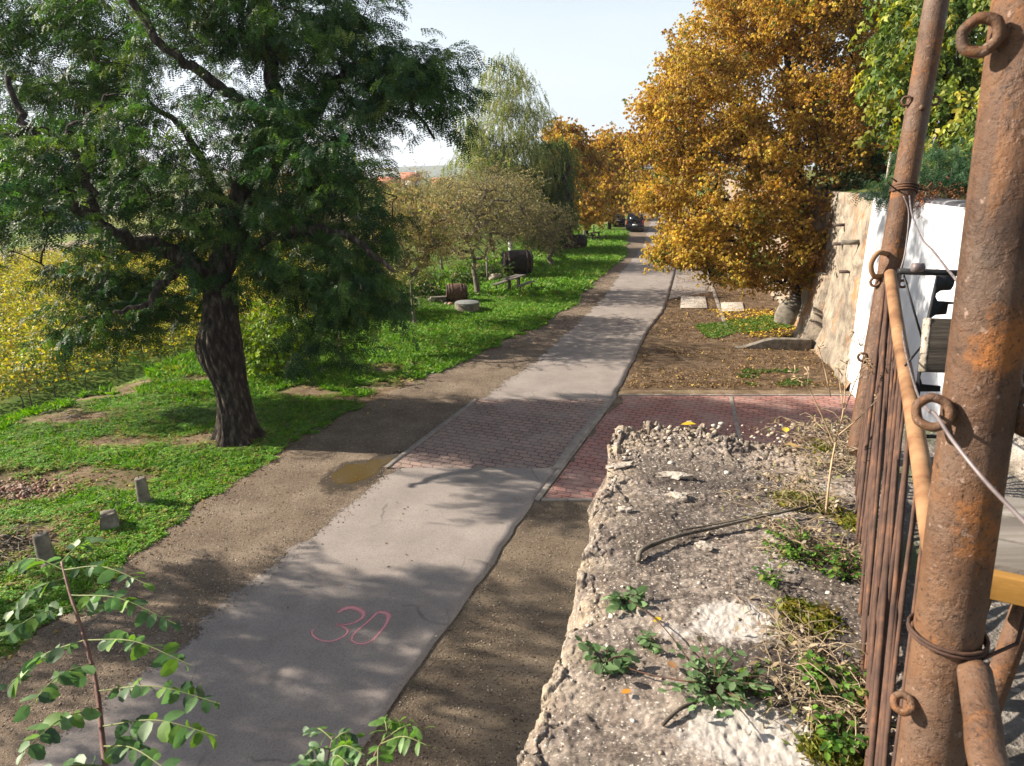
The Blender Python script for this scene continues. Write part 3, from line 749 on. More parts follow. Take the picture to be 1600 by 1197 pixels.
viewn = lambda p: (np.array([0, 0, CAM_H]) - p) / np.linalg.norm(np.array([0, 0, CAM_H]) - p)
def weld(mb, c0, c1, r): return mb.tube([c0, (c0 + c1) / 2, c1], [r, r * .8, r], 8)

# far thin post
pt = P(1462, 10, 2.62); pb = far_base.copy()
pdir = (pt - pb) / np.linalg.norm(pt - pb); pt2 = pb + pdir * 2.75
nseg = 60; tt = np.linspace(0, 1, nseg)[:, None]
post1 = MB().tube(pb + (pt2 - pb) * tt, .044, 28).build('post', RUST, fr, smooth=True)
def on1(py):   # point on far post axis at image row py
    lo, hi = 0., 1.
    for _ in range(40):
        mid_ = (lo + hi) / 2
        if proj(pb + (pt2 - pb) * mid_)[1] > py: lo = mid_
        else: hi = mid_
    return pb + (pt2 - pb) * lo
for py, side, r in ((158, -1, .016), (158, 1, .016), (440, -1, .017), (443, 1, .014), (557, -1, .016)):
    c = on1(py); ctr = c + np.array([side * (.044 + r * .75), -.01, 0])
    nut(MB(), ctr, r, .0055, viewn(ctr)).build('ring', RUST, post1, smooth=True)
hk = catmull([on1(412) + np.array(d) for d in ((-.03, -.02, -.04), (-.075, -.03, -.045), (-.095, -.03, .0), (-.075, -.03, .045), (-.03, -.02, .04))], 6)
MB().tube(hk, .010, 8).build('hook', RAIL, post1, smooth=True)
nutc = on1(170) + np.array([-.01, -.046, 0]); MB().lathe([(0, -.008), (.012, -.008), (.012, .008), (0, .008)], 6, nutc, R=rotm('x', math.pi / 2)).build('bolt', RUST, post1)

# near thick post
n_t, n_b = P(1612, 20, .87), P(1454, 1180, 1.07)
nd = n_b - n_t; nb_ = n_t + nd * ((WT - .02 - n_t[2]) / nd[2]); nt_ = n_t - nd * .15
tt = np.linspace(0, 1, 90)[:, None]
post2 = MB().tube(nt_ + (nb_ - nt_) * tt, .0455, 40).build('post', RUST, fr, smooth=True)
def on2(py):
    lo, hi = 0., 1.
    for _ in range(40):
        mid_ = (lo + hi) / 2
        if proj(nt_ + (nb_ - nt_) * mid_)[1] < py: lo = mid_
        else: hi = mid_
    return nt_ + (nb_ - nt_) * lo
for py, off, r, tr in ((58, -1, .021, .0075), (640, -1, .022, .0068), (640, 1, .030, .012), (1090, -1, .013, .0062)):
    c = on2(py); ctr = c + np.array([off * (.0485 + r * (1.05 if off < 0 else .9)), -.012, .0])
    rb = MB(); nut(rb, ctr, r, tr, viewn(ctr) + np.array([.0, 0, .15]), 6, .3)
    weld(rb, ctr + np.array([-off * (r - .002), 0, 0]), c + np.array([off * .04, -.012, 0]), tr * 1.5)
    rb.build('ring', RUST, post2, smooth=True)

# hand rail: far part and near part
r0 = on1(422) + np.array([-.028, -.05, 0]); r1 = on2(905) + np.array([-.012, .075, 0])
pts = [P(1391, 428, np.linalg.norm([0]) + proj(r0)[2])] + [P(px, py, zc) for px, py, zc in ((1404, 520, 2.3), (1421, 615, 1.95), (1440, 730, 1.6), (1452, 815, 1.38), (1470, 905, 1.2))]
rail_pts = catmull(pts, 8)
MB().tube(rail_pts, .0215, 16).build('handrail', RAIL, fr, smooth=True)
q0 = on2(1012) + np.array([.012, -.05, 0]); q1 = P(1548, 1205, .84); q2 = P(1640, 1420, .66)
MB().tube(catmull([q0, (q0 + q1) / 2, q1, q2], 8), .0225, 18).build('handrail', RUST, fr, smooth=True)
w0 = np.array([0, 0, 1.0])
# rods
ro = random.Random(5)
rp_ = rail_pts
rpx, rpy, _ = proj(rp_)
for k in range(46):
    tq = ((k + .5) / 46) ** .9 + ro.uniform(-.004, .004)
    yb = F0[1] - .03 + (.70 - F0[1]) * tq
    base = np.array([fence_x(yb) - .012 + ro.uniform(-.007, .007), yb, WT - .01])
    bx_, by_, _ = proj(base)
    sl_ = (rpx - bx_) / (rpy - by_); sl_[rpy > by_ - 60] = 9
    iz = int(np.argmin(np.abs(sl_ + ro.uniform(.075, .165))))
    top = rp_[iz] + np.array([ro.uniform(-.014, -.004), ro.uniform(-.01, .01), ro.uniform(-.022, -.004)])
    mid_ = (base + top) / 2 + np.array([ro.uniform(-.003, .003), ro.uniform(-.003, .003), 0])
    MB().tube(catmull([base, mid_, top], 5), .0038 + ro.random() * .0032, 7).build('rod', RUSTD, fr, smooth=True)
# low rail through the rods
MB().tube([np.array([fence_x(y), y, WT + .05]) for y in (F0[1], 2.0, 1.05)], .008, 8).build('bottom_rail', RUSTD, fr, smooth=True)

def wire(label, pts, r, name='wire', mat=WIRE, cat='wire'):
    o = MB().tube(catmull(pts, 8), r, 7).build(name, mat, smooth=True); tag(o, label, cat); return o
zc1 = proj(on1(300))[2] - .06
wire('thin grey wire from the far post tie down through the ring on the near post', [P(1412, 306, zc1), P(1420, 335, zc1), P(1414, 395, zc1), P(1403, 440, zc1), P(1406, 480, zc1 - .06), P(1413, 540, 2.1), P(1430, 605, 1.6), P(1446, 636, 1.1), P(1462, 648, .93), P(1490, 690, .86), P(1540, 752, .80), P(1600, 815, .72), P(1680, 900, .62)], .0026)
wire('thin grey wire sagging across the white wall behind the near post', [P(1421, 306, zc1), P(1425, 335, 2.4), P(1440, 372, 2.1), P(1458, 392, 1.85), P(1478, 418, 1.6), P(1496, 440, 1.35), P(1520, 480, 1.05)], .003)
wire('short grey wire hanging right of the near post', [P(1582, 520, .98), P(1592, 575, .98), P(1597, 640, .96), P(1612, 690, .95)], .003)
# tie wires
def coil(c, axis, r, turns, pitch, wr, label, ends=()):
    axis = axis / np.linalg.norm(axis); u = np.cross(axis, [0, 1., 0]); u /= np.linalg.norm(u); v_ = np.cross(axis, u)
    th = np.linspace(0, turns * 2 * math.pi, int(turns * 22)); p = c + r * (np.cos(th)[:, None] * u + np.sin(th)[:, None] * v_) + axis * (pitch * th / 6.28)[:, None] + axis * (.006 * np.sin(th * 1.0))[:, None]
    p = list(p)
    for e in ends: p.append(c + np.asarray(e))
    o = MB().tube(np.array(p), wr, 7).build('tie_wire', RUSTD, smooth=True); tag(o, label, 'wire')
coil(on1(302), pdir, .049, 2.5, .010, .0032, 'rusty tie wire twisted round the far post at wall-top height', [(.07, -.05, .01), (.09, -.05, .03), (.075, -.05, .04), (.06, -.05, .02)])
coil(on1(296), pdir, .049, 1.6, -.010, .003, 'rusty looped wire end curling off the left of the far post', [(-.065, -.05, .005), (-.095, -.05, .025), (-.085, -.05, .045), (-.06, -.05, .03)])
coil(on2(985), nd, .052, 2.2, .006, .0028, 'double rusty wire tied round the near thick post above the handrail joint', [(.085, -.03, .0), (.095, -.02, .06), (.11, -.01, .065)])

# ------------------------------------------------------------------ benches on the terrace
hseat = WT + .45
bex, bey = np.array([.894, -.447, 0]), np.array([.447, .894, 0])
bR = np.stack([bex, bey, np.array([0, 0, 1.])], 1)
b0 = G(1478, 868, hseat)
br = thing('terrace_bench', (b0[0], b0[1], WT), 'grey plank bench seat with yellow front edge on rusty pipe legs', 'bench')
def BP(u, v_, z): return b0 + bex * u + bey * v_ + np.array([0, 0, z - hseat])
for k in range(3):
    MB().box(BP(.75, .005 + .105 * (k + .5), hseat - .016 + .001 * k), (1.5, .097, .032), bR).build('seat_plank', OLDWOOD, br, bevel=.004)
MB().box(BP(.75, -.010, hseat - .030), (1.496, .022, .048), bR).build('front_board', YELWOOD, br, bevel=.003)
for u in (.135, 1.25):
    for v_ in (.035, .28):
        lt = BP(u, v_, hseat - .045); MB().tube([lt, lt + np.array([-.015, 0, -.20]), lt + np.array([-.03, 0, -.43])], .019, 16).build('leg', RUST, br, smooth=True)

bz = 1.95
def PP(px, py, d=0): return P(px, py, bz + d)
nrm = np.array([0, cP, -sP])
b3 = thing('folding_bench', PP(1520, 690), 'black steel framed bench with grey wooden back plank in front of the white wall', 'bench')
MB().tube([PP(1404, 424, .05), PP(1500, 427, .05), PP(1720, 436, .05)], .0095, 12).build('top_bar', BLACK, b3, smooth=True)
pl = [(1465, 430), (1494, 430), (1490, 447), (1486, 453), (1470, 454), (1463, 459), (1462, 464), (1465, 470), (1493, 472), (1491, 475), (1482, 475), (1479, 491), (1462, 492), (1455, 497), (1449, 535), (1438, 590), (1441, 600), (1470, 603), (1469, 612), (1438, 612), (1432, 690), (1424, 690), (1440, 545)]
MB().prism([PP(x, y, .03) for x, y in pl], nrm * .008).build('side_plate', BLACK, b3)
for a_, b_ in (((1412, 430), (1443, 537)), ((1444, 536), (1414, 572))):
    MB().tube([PP(*a_, .06), PP(*b_, .06)], .0032, 8).build('brace', BLACK, b3)
MB().prism([PP(1455, 497), PP(1720, 505), PP(1712, 590), PP(1447, 581)], nrm * .028).build('back_plank', DARKWOOD, b3, bevel=.003)
MB().prism([PP(1452, 496.5, -.002), PP(1456, 497, -.002), PP(1448, 581.5, -.002), PP(1444, 580, -.002)], nrm * .03).build('lit_end', STONE, b3)  # pale colour stands in for sunlight on the plank's left end
MB().tube([PP(1432, 682, .06), PP(1500, 682, .06), PP(1700, 690, .06)], .006, 10).build('bottom_bar', BLACK, b3, smooth=True)
MB().prism([PP(1583, 585, .0), PP(1602, 586, .0), PP(1600, 608, .0), PP(1582, 606, .0)], nrm * .02).build('bracket', BRWOOD, b3)
MB().lathe([(.0, 0), (.013, 0), (.013, .03), (.0, .03)], 14, PP(1426, 418, .02), R=rotm('y', math.pi / 2)).build('pipe_clip', WIRE, b3, smooth=True)
lg = thing('cut_log', P(1600, 725, 1.55), 'pale cut log end on the terrace behind the bench', 'log')
MB().lathe([(0, -.16), (.04, -.16), (.046, -.1), (.043, .1), (.04, .12), (0, .12)], 16, P(1606, 722, 1.6), R=np.array(rotm('z', .5)) @ np.array(rotm('x', 1.9))).build('wood', STONE, lg, smooth=True)

# ------------------------------------------------------------------ long wall on the right: bare masonry part and whitewashed part
A0 = np.array([G(1337, 612)[0], G(1337, 612)[1]]); A1 = np.array(G(1284, 548)[:2]); wd = (A1 - A0) / np.linalg.norm(A1 - A0)
wn_ = np.array([-wd[1], wd[0]])          # towards the road
HW = 5.38
def wall_face(s0, s1, ns, nz2, disp, off=0.0, h=HW):
    ss = np.linspace(s0, s1, ns); zz = np.linspace(0, h, nz2)
    S, Z2 = np.meshgrid(ss, zz, indexing='ij'); D = disp(S, Z2) + off
    Vv = np.stack([A0[0] + wd[0] * S + wn_[0] * D, A0[1] + wd[1] * S + wn_[1] * D, Z2], -1)
    back = Vv[:, -1:].copy(); back[..., 0] -= wn_[0] * .6; back[..., 1] -= wn_[1] * .6
    return np.concatenate([Vv, back], 1)
def dm(S, Z2):
    c_, h_ = cell(S * 1.9, Z2 * 3.6, 3)
    pl_ = sstep((fbm(S * .5, Z2 * .6, 0, 4, 40) - .42) / .08)
    return (fbm(S * .8, Z2 * .8, 0, 4, 41) - .5) * .28 + (1 - pl_) * ((h_ - .5) * .10 - .06 * c_ ** 2) + .03 * pl_ + (fbm(S * 6, Z2 * 6, 0, 4, 42) - .5) * .06 - .35 * sstep((.9 - Z2) / .9) * -1 * .6
m, t, b = newmat('peeling_plaster'); v = coords(t)
col = ramp(t, noise(t, v, 1.3, 9, .7), [(.28, (.09, .072, .055)), (.42, (.19, .155, .12)), (.55, (.30, .255, .195)), (.75, (.38, .335, .27))])
br_ = ramp(t, noise(t, coords(t, (1, 1, .45)), .75, 7, .7), [(.50, (0, 0, 0)), (.57, (1, 1, 1))])
col = mix(t, col, mix(t, (.26, .11, .045), (.40, .22, .11), noise(t, v, 9, 5)), br_)
col = mix(t, col, (.10, .085, .07), ramp(t, noise(t, coords(t, (1, 1, .25)), 5, 8, .75), [(.52, (0, 0, 0)), (.66, (.85, .85, .85))]))
pf_ = math_(t, 'ADD', attr(t, 'patch').outputs['Fac'], math_(t, 'MULTIPLY', math_(t, 'SUBTRACT', noise(t, v, 3.2, 7, .75), .5), 1.5))
col = mix(t, col, mix(t, (.30, .105, .035), (.46, .24, .12), noise(t, v, 11, 6, .7)), ramp(t, pf_, [(.45, (0, 0, 0)), (.58, (.9, .9, .9))]))
col = mix(t, col, (.07, .058, .046), ramp(t, noise(t, coords(t, (1, 1, .18)), 9, 7, .75), [(.56, (0, 0, 0)), (.66, (.8, .8, .8))]))
t.links.new(col, b.inputs['Base Color']); b.inputs['Roughness'].default_value = .95; bump(t, b, noise(t, v, 14, 8, .7), .8, .04)
mw = thing('masonry_wall', (A1[0], A1[1], 0), 'tall retaining wall of bare stone with peeling cream plaster and orange brick patches', 'wall')
S, Z2 = np.meshgrid(np.linspace(0, 62, 900), np.linspace(0, HW, 90), indexing='ij')
PT = 0 * S
for s0_, z0_, rs_, rz_, a_ in ((.9, 3.1, .45, .75, 1.1), (1.6, 2.6, .4, .5, .9), (.6, 1.0, .4, .5, .7), (3.2, 1.4, .3, .6, .6), (8, 3, 2, 1, .7)): PT = np.maximum(PT, a_ * np.exp(-(((S - s0_) / rs_) ** 2 + ((Z2 - z0_) / rz_) ** 2)))
PT = np.concatenate([PT, PT[:, -1:]], 1)
MB().grid(wall_face(0.0, 62, 900, 90, dm)[:, ::-1]).build('masonry', m, mw, attrs={'patch': PT[:, ::-1]})
gp = lambda s, d, z: np.array([A0[0] + wd[0] * s + wn_[0] * d, A0[1] + wd[1] * s + wn_[1] * d, z])
for s_, z_, r_, L_ in ((2.0, 4.05, .075, .5), (3.6, 3.85, .05, .35), (2.6, 3.1, .05, .3), (4.2, 4.4, .05, .3)):
    c0, c1 = gp(s_, -.2, z_), gp(s_, L_, z_ - .03); MB().tube([c0, c1], r_, 14).build('drain_pipe', CONC if r_ > .06 else HOOP, mw, smooth=True)
bt_ = MB(); n = 24
S, Z2 = np.meshgrid(np.linspace(4.9, 6.3, 26), np.linspace(0, 2.6, 40), indexing='ij')
D = .75 * (1 - Z2 / 3.4) + (fbm(S * 3, Z2 * 3, 0, 4, 8) - .5) * .18
Vv = np.stack([A0[0] + wd[0] * S + wn_[0] * D, A0[1] + wd[1] * S + wn_[1] * D, Z2], -1)
i0 = Vv[:1].copy(); i0[..., :2] -= wn_ * .9; i1 = Vv[-1:].copy(); i1[..., :2] -= wn_ * .9
Vv = np.concatenate([i0, Vv, i1], 0); tp = Vv[:, -1:].copy(); tp[..., :2] -= wn_ * .8
bt_.grid(np.concatenate([Vv, tp], 1)[:, ::-1]).build('buttress', m, mw)

WHITE = nmat('whitewash', [(.3, (.50, .52, .56)), (.5, (.60, .62, .66)), (.7, (.66, .68, .72))], .9, 8, .85, 18, .25, .012, stretch=(1, 1, .35))
ww = thing('white_wall', (A0[0], A0[1], 0), 'smooth whitewashed retaining wall with black roofing felt along its top', 'wall')
MB().grid(wall_face(-15.5, .55, 90, 30, lambda S, Z2: (fbm(S * .6, Z2 * .6, 0, 3, 61) - .5) * .05, .18)[:, ::-1]).build('wall_face', WHITE, ww, smooth=True)
S = np.linspace(-15.5, 2.2, 160)[:, None]; pf = np.array([[.17, -.05], [.16, .04], [.05, .075], [-.25, .085], [-.7, .06]])
wob = (fbm(S * 2.2, S * 0, 0, 4, 4) - .5) * .09
Vv = np.stack([A0[0] + wd[0] * S + wn_[0] * (pf[None, :, 0] + wob * .4), A0[1] + wd[1] * S + wn_[1] * (pf[None, :, 0] + wob * .4), HW + pf[None, :, 1] + wob * .7], -1)
MB().grid(Vv).build('felt_coping', nmat('roofing_felt', [(.3, (.02, .02, .024)), (.55, (.06, .06, .07)), (.7, (.4, .4, .42))], 2.2, 6, .6, 12, .5, .02), ww)

# hillside above the wall
s_ax = np.linspace(-15.5, 62, 120); t_ax = np.linspace(.25, 70, 60)
S, T_ = np.meshgrid(s_ax, t_ax, indexing='ij')
HZ_ = HW - .02 + .10 * T_ + (fbm(S * .4, T_ * .4, 0, 4, 70) - .5) * .5 * np.minimum(T_ / 3, 1)
Vv = np.stack([A0[0] + wd[0] * S - wn_[0] * T_, A0[1] + wd[1] * S - wn_[1] * T_, HZ_], -1)
o = MB().grid(Vv[:, ::-1]).build('hillside', nmat('hillside_grass', [(.3, (.04, .06, .012)), (.5, (.09, .11, .02)), (.7, (.20, .15, .04))], 1.2, 8, 1, 12, .8, .05), smooth=True); tag(o, kind='structure')
def hill_z(x, y):
    r = np.array([x, y]) - A0; s_ = r @ wd; tq = -(r @ wn_)
    return float(HW + .10 * max(tq, 0))

# concrete kerb block, slabs and stones on the right verge
g0, g1 = G(1150, 545), G(1266, 548)
kb = thing('concrete_beam', (g0 + g1) / 2, 'low mossy concrete beam lying across the leaf litter by the wall', 'concrete beam')
L_ = g1 - g0; Lh = L_ / np.linalg.norm(L_); sd_ = np.array([-Lh[1], Lh[0], 0])
n = 30; q = np.linspace(0, 1, n); hgt = .36 * sstep(q / .55) + .03
prof = np.array([[0, 0], [0, 1], [.30, 1], [.32, 0]])
Vv = np.stack([[g0 + L_ * qq + sd_ * pr_[0] + np.array([0, 0, hh * pr_[1] + .004 * math.sin(qq * 40)]) for pr_ in prof] for qq, hh in zip(q, hgt)])
MB().grid(Vv).build('block', CONC, kb, bevel=.01)
for k, (pp, lab) in enumerate(((((1064, 465), (1102, 465), (1105, 483), (1063, 483)), 'pale concrete slab set in the verge beside the road'), (((1126, 474), (1160, 474), (1163, 488), (1128, 488)), 'leaf-strewn concrete slab to the right of the pale edging'))):
    q4 = [G(*x) for x in pp]; o = MB().hexa([q4[3] - [0, 0, .05], q4[2] - [0, 0, .05], q4[1] - [0, 0, .05], q4[0] - [0, 0, .05]] + [x + np.array([0, 0, .06]) for x in (q4[3], q4[2], q4[1], q4[0])]).build('concrete_slab', nmat('pale_slab', [(.3, (.34, .3, .25)), (.6, (.55, .51, .45))], 5, 8, .95, 40, .4, .01, spots=[(25, .55, .6, (.2, .13, .07))]), bevel=.01); tag(o, lab, 'slab')
def boulder(px, py, r, seed, label, sq=(1, 1, .9), z0=0.0, mat=STONE, name='boulder', cat='stone'):
    g = G(px, py, z0); n1, n2 = 26, 18
    a, bb = np.meshgrid(np.linspace(0, 2 * math.pi, n1), np.linspace(0, math.pi, n2))
    d = np.stack([np.sin(bb) * np.cos(a), np.sin(bb) * np.sin(a), np.cos(bb)], -1)
    q_ = d * 1.4 + seed * 3.1
    rr_ = r * (.75 + .6 * fbm(q_[..., 0], q_[..., 1], q_[..., 2], 4, seed))
    o = MB().grid(d * rr_[..., None] * np.array(sq) + g + np.array([0, 0, r * .45])).build(name, mat, smooth=False); tag(o, label, cat); return o
boulder(1236, 505, .62, 3, 'big pale boulder under the orange chestnut by the wall foot', (1, .8, 1.35), mat=CONC)
boulder(1262, 508, .38, 5, 'smaller stone leaning between the boulder and the wall', (.8, .8, 1.6), mat=CONC)
# ------------------------------------------------------------------ trees
def grow(path, rad, targets, step=.35, tip=.010, jit=.06, expo=.48, rise=.5, lo=2):
    """branches from a hand-laid trunk path to every target; returns chains (points, radii)"""
    pos = [p for p in np.asarray(path, float)]; par = [-1] + list(range(len(pos) - 1)); nb = len(pos)
    r = np.random.default_rng(len(targets))
    base = np.asarray(path)
    order = np.argsort(np.min(np.linalg.norm(np.asarray(targets)[:, None] - base[None], axis=2), axis=1))
    ends = []
    for ti in order:
        t = np.asarray(targets[ti]); A = np.array(pos); d = np.linalg.norm(A - t, axis=1) + rise * np.maximum(0, A[:, 2] - t[2] + .3)
        d[:lo] += 50
        i = int(np.argmin(d)); p0 = A[i]; L = np.linalg.norm(t - p0); n = max(2, int(L / step))
        mid = (p0 + t) / 2 + np.array([0, 0, .16 * L]) + r.normal(0, .08 * L, 3)
        prev = i
        for k in range(1, n + 1):
            q = k / n; p = (1 - q) ** 2 * p0 + 2 * q * (1 - q) * mid + q * q * t + (r.normal(0, jit, 3) if k < n else 0)
            pos.append(p); par.append(prev); prev = len(pos) - 1
        ends.append(prev)
    cnt = np.zeros(len(pos)); cnt[ends] = 1
    for i in range(len(pos) - 1, 0, -1): cnt[par[i]] += cnt[i]
    R = tip * np.maximum(cnt, 1) ** expo
    for i in range(nb): R[i] = rad[i]
    kids = [[] for _ in pos]
    for i in range(1, len(pos)): kids[par[i]].append(i)
    chains = []
    stack = [(None, 0)]
    while stack:
        st, i = stack.pop()
        ch = ([st] if st is not None else []) + [i]
        while kids[ch[-1]]:
            ks = sorted(kids[ch[-1]], key=lambda k: (k >= nb, -cnt[k])); stack.extend((ch[-1], k) for k in ks[1:]); ch.append(ks[0])
        if len(ch) > 1:
            rr = R[ch].copy()
            if st is not None: rr[0] = min(rr[0], rr[1] * 1.2)
            chains.append((np.array(pos)[ch], rr))
    return chains

def wood(chains, mb=None, trunk_n=14, furrow=0.0):
    mb = mb or MB()
    for k, (p, r) in enumerate(chains):
        n = trunk_n if r[0] > .12 else (8 if r[0] > .05 else (5 if r[0] > .02 else 4))
        if r[0] > .05 and len(p) > 2: p2 = catmull(p, 3); r2 = np.interp(np.linspace(0, 1, len(p2)), np.linspace(0, 1, len(r)), r); p, r = p2, r2
        mb.tube(p, r, n, cap=False)
    return mb

def ell_points(ells, n, seed, shell=.55):
    """sample n points through ellipsoids given as (centre, (rx,ry,rz), weight)"""
    r = np.random.default_rng(seed); vol = np.array([e[2] * (e[1][0] * e[1][1] * e[1][2]) ** .7 for e in ells]); vol /= vol.sum()
    idx = r.choice(len(ells), n, p=vol); d = r.normal(size=(n, 3)); d /= np.linalg.norm(d, axis=1)[:, None]
    rad = r.random(n) ** (1 / 3 * shell)
    c = np.array([e[0] for e in ells])[idx]; s = np.array([e[1] for e in ells])[idx]
    return c + d * rad[:, None] * s, d, idx
def E_(px, py, zc, rx, ry, rd, wgt=1.0):
    k = zc / FPX; return (P(px, py, zc), (rx * k, rd, ry * k), wgt)

# leaf templates (twig along +X, hanging = -Z)
def diamond(L, W, at=.5, droop=.15):
    return np.array([[0, 0, 0], [L * at, W / 2, -droop * L * .4], [L, 0, -droop * L], [L * at, -W / 2, -droop * L * .4]])
Q = np.array([[0, 1, 2, 3]])
def merge(parts):
    V, F, k = [], [], 0
    for v, f in parts: V.append(v); F.append(f + k); k += len(v)
    return np.vstack(V), np.vstack(F)
def place(v, R, o): return v @ np.asarray(R).T + np.asarray(o)
def pinnate(L, pairs, ll, lw, r):
    parts = []
    for k in range(pairs):
        x = L * (k + 1) / (pairs + .3); z = -.55 * x * x / L
        for sd in (-1, 1):
            R = rotm('z', sd * (1.15 + r.uniform(-.15, .15))) @ rotm('x', sd * r.uniform(.1, .7)) @ rotm('y', r.uniform(-.1, .35))
            sc = 1.0 - .35 * abs(k / pairs - .45)
            parts.append((place(diamond(ll * sc, lw * sc, .5), R, (x, 0, z)), Q))
    return merge(parts)
def spray_tpl(seed, n=9, L=.55, lL=.22, pairs=7, ll=.05, lw=.02, droop=.5, spread=1.0, hang=(.1, 1.0)):
    r = random.Random(seed); parts = []
    for k in range(n):
        x = L * (k + .6) / n; z = -droop * x * x / L * .5
        R = rotm('z', (1 if k % 2 else -1) * spread * r.uniform(.5, 1.1)) @ rotm('y', r.uniform(*hang)) @ rotm('x', r.uniform(-.5, .5))
        v, f = pinnate(lL * r.uniform(.75, 1.1), pairs, ll, lw, r); parts.append((place(v, R, (x, 0, z)), f))
    return merge(parts)
def palmate_tpl(seed, n=3, leaf=.16, w=.055, lf=6):
    r = random.Random(seed); parts = []
    for k in range(n):
        o = np.array([r.uniform(-.2, .2), r.uniform(-.2, .2), r.uniform(-.15, .15)]); R0 = rotm('z', r.uniform(0, 6.3)) @ rotm('y', r.uniform(.0, .8))
        for j in range(lf):
            a = (j - (lf - 1) / 2) * (4.2 / lf) + r.uniform(-.1, .1); sc = (1 - .28 * abs(j - (lf - 1) / 2) / (lf / 2)) * r.uniform(.85, 1.15)
            R = R0 @ rotm('z', a) @ rotm('y', r.uniform(.35, .95)) @ rotm('x', r.uniform(-.5, .5))
            parts.append((place(diamond(leaf * sc, w * sc * 1.2, .62, .25), R, o), Q))
    return merge(parts)
def twig_tpl(seed, n=10, L=.4, leaf=.08, w=.04, droop=.4, hang=.6):
    r = random.Random(seed); parts = []
    for k in range(n):
        x = L * (k + .5) / n; R = rotm('z', (1 if k % 2 else -1) * r.uniform(.4, 1.5)) @ rotm('y', r.uniform(0, hang * 2)) @ rotm('x', r.uniform(-.8, .8))
        parts.append((place(diamond(leaf * r.uniform(.7, 1.15), w * r.uniform(.7, 1.1), .45, .2), R, (x + r.uniform(-.02, .02), r.uniform(-.04, .04), -droop * x * x / L + r.uniform(-.03, .03))), Q))
    return merge(parts)
def strand_tpl(seed, n=30, L=1.1, leaf=.05, w=.028):
    r = random.Random(seed); parts = []; a = r.uniform(0, 6.3)
    for k in range(n):
        q = (k + .5) / n; x = .25 * math.sin(q * 1.6); R = rotm('z', r.uniform(0, 6.3)) @ rotm('y', r.uniform(.3, 1.5))
        parts.append((place(diamond(leaf * r.uniform(.7, 1.2), w, .45, .2), R, (x + r.uniform(-.06, .06), r.uniform(-.06, .06), -L * q)), Q))
    return merge(parts)

def yaws0(n): return np.einsum('nij,njk->nik', rotm('z', rng.random(n) * 6.3), rotm('y', rng.uniform(-.8, .8, n)))
def palette(n, pal, r):
    cols = np.array([p[0] for p in pal]); wts = np.array([p[1] for p in pal], float); wts /= wts.sum()
    return cols[r.choice(len(pal), n, p=wts)] * r.uniform(.8, 1.2, (n, 1))
def crown(mb, tpls, targets, centre, per, sig, pal, seed, pitch=(.1, .9), scale=(.8, 1.2), flat=.7, out=1.0, palfn=None):
    r = np.random.default_rng(seed); T = np.repeat(np.asarray(targets), per, 0); n = len(T)
    pos = T + r.normal(0, sig, (n, 3)) * np.array([1, 1, flat])
    d = pos - np.asarray(centre); yaw = np.arctan2(d[:, 1], d[:, 0]) + r.normal(0, 1.0 / max(out, .05), n)
    pit = r.uniform(*pitch, n)
    R = np.einsum('nij,njk,nkl->nil', rotm('z', yaw), rotm('y', pit), rotm('x', r.normal(0, .35, n)))
    s = r.uniform(*scale, n)
    clump = np.repeat(r.uniform(.70, 1.25, (len(targets), 1)), per, 0)
    col = (palette(n, pal, r) if palfn is None else palfn(pos, r)) * clump
    which = r.integers(0, len(tpls), n)
    for k, (V, F) in enumerate(tpls):
        m_ = which == k
        if m_.any(): mb.scatter(V, F, pos[m_], R[m_], s[m_], col[m_])
    return mb
def tree(name, loc, label, cat, chains, crown_mb, bark, group=None, leaf=None, trunk_n=14):
    root = thing(name, loc, label, cat, group)
    wood(chains, trunk_n=trunk_n).build('trunk', bark, root, smooth=True)
    if crown_mb is not None: crown_mb.build('crown', leaf or LEAF, root)
    return root

# --- the big old locust tree on the left
TB = G(372, 692); TB[2] = float(TZ(TB[0], TB[1])) - .05
Dt = proj(TB)[2]
def TP(px, py, dz=0.0): return P(px, py, Dt + dz)
locust = thing('locust_tree', TB, 'huge old dark green locust tree with thick furrowed trunk on the grassy bank', 'tree')
# furrowed twisting trunk
ctr = catmull([TB + [0, 0, -.15], TP(368, 660), TP(360, 610), TP(348, 565), TP(343, 520), TP(345, 470), TP(338, 425)], 10)
hw = np.interp(np.linspace(0, 1, len(ctr)), np.linspace(0, 1, 9), [36, 27, 23, 23, 28, 29, 25, 23, 20]) * Dt / FPX
na = 120; th = np.linspace(0, 2 * math.pi, na, endpoint=False)
hh = np.linspace(0, 1, len(ctr))[:, None]
tw = th[None] + hh * 1.1
fur = np.abs(np.sin(tw * 9 + 2.2 * fbm(np.cos(tw) * 2, np.sin(tw) * 2, hh * 5, 3, 4))) ** .6
lob = .10 * np.cos(3 * tw + .6) + .05 * np.cos(5 * tw)
flare = np.exp(-hh / .12) * (.22 * np.cos(5 * th[None] + 1) + .10)
bul = .35 * np.exp(-((hh - .56) / .10) ** 2) * np.exp(-(((th[None] + math.pi) % (2 * math.pi) - math.pi) / .8) ** 2)
rr = hw[:, None] * (1 + lob + flare + .16 * (fur - .6) + .09 * (fbm(np.cos(tw) * 5, np.sin(tw) * 5, hh * 16, 4, 9) - .5))
u_ = np.array([-1, 0, 0.]); rr = rr + hw[:, None] * bul * 1.0
V = ctr[:, None] + rr[..., None] * (np.cos(th)[None, :, None] * u_ + np.sin(th)[None, :, None] * np.array([0, -1, 0.]))
V = np.concatenate([V, V[:, :1]], 1)
tmb = MB().grid(V[:, ::-1])
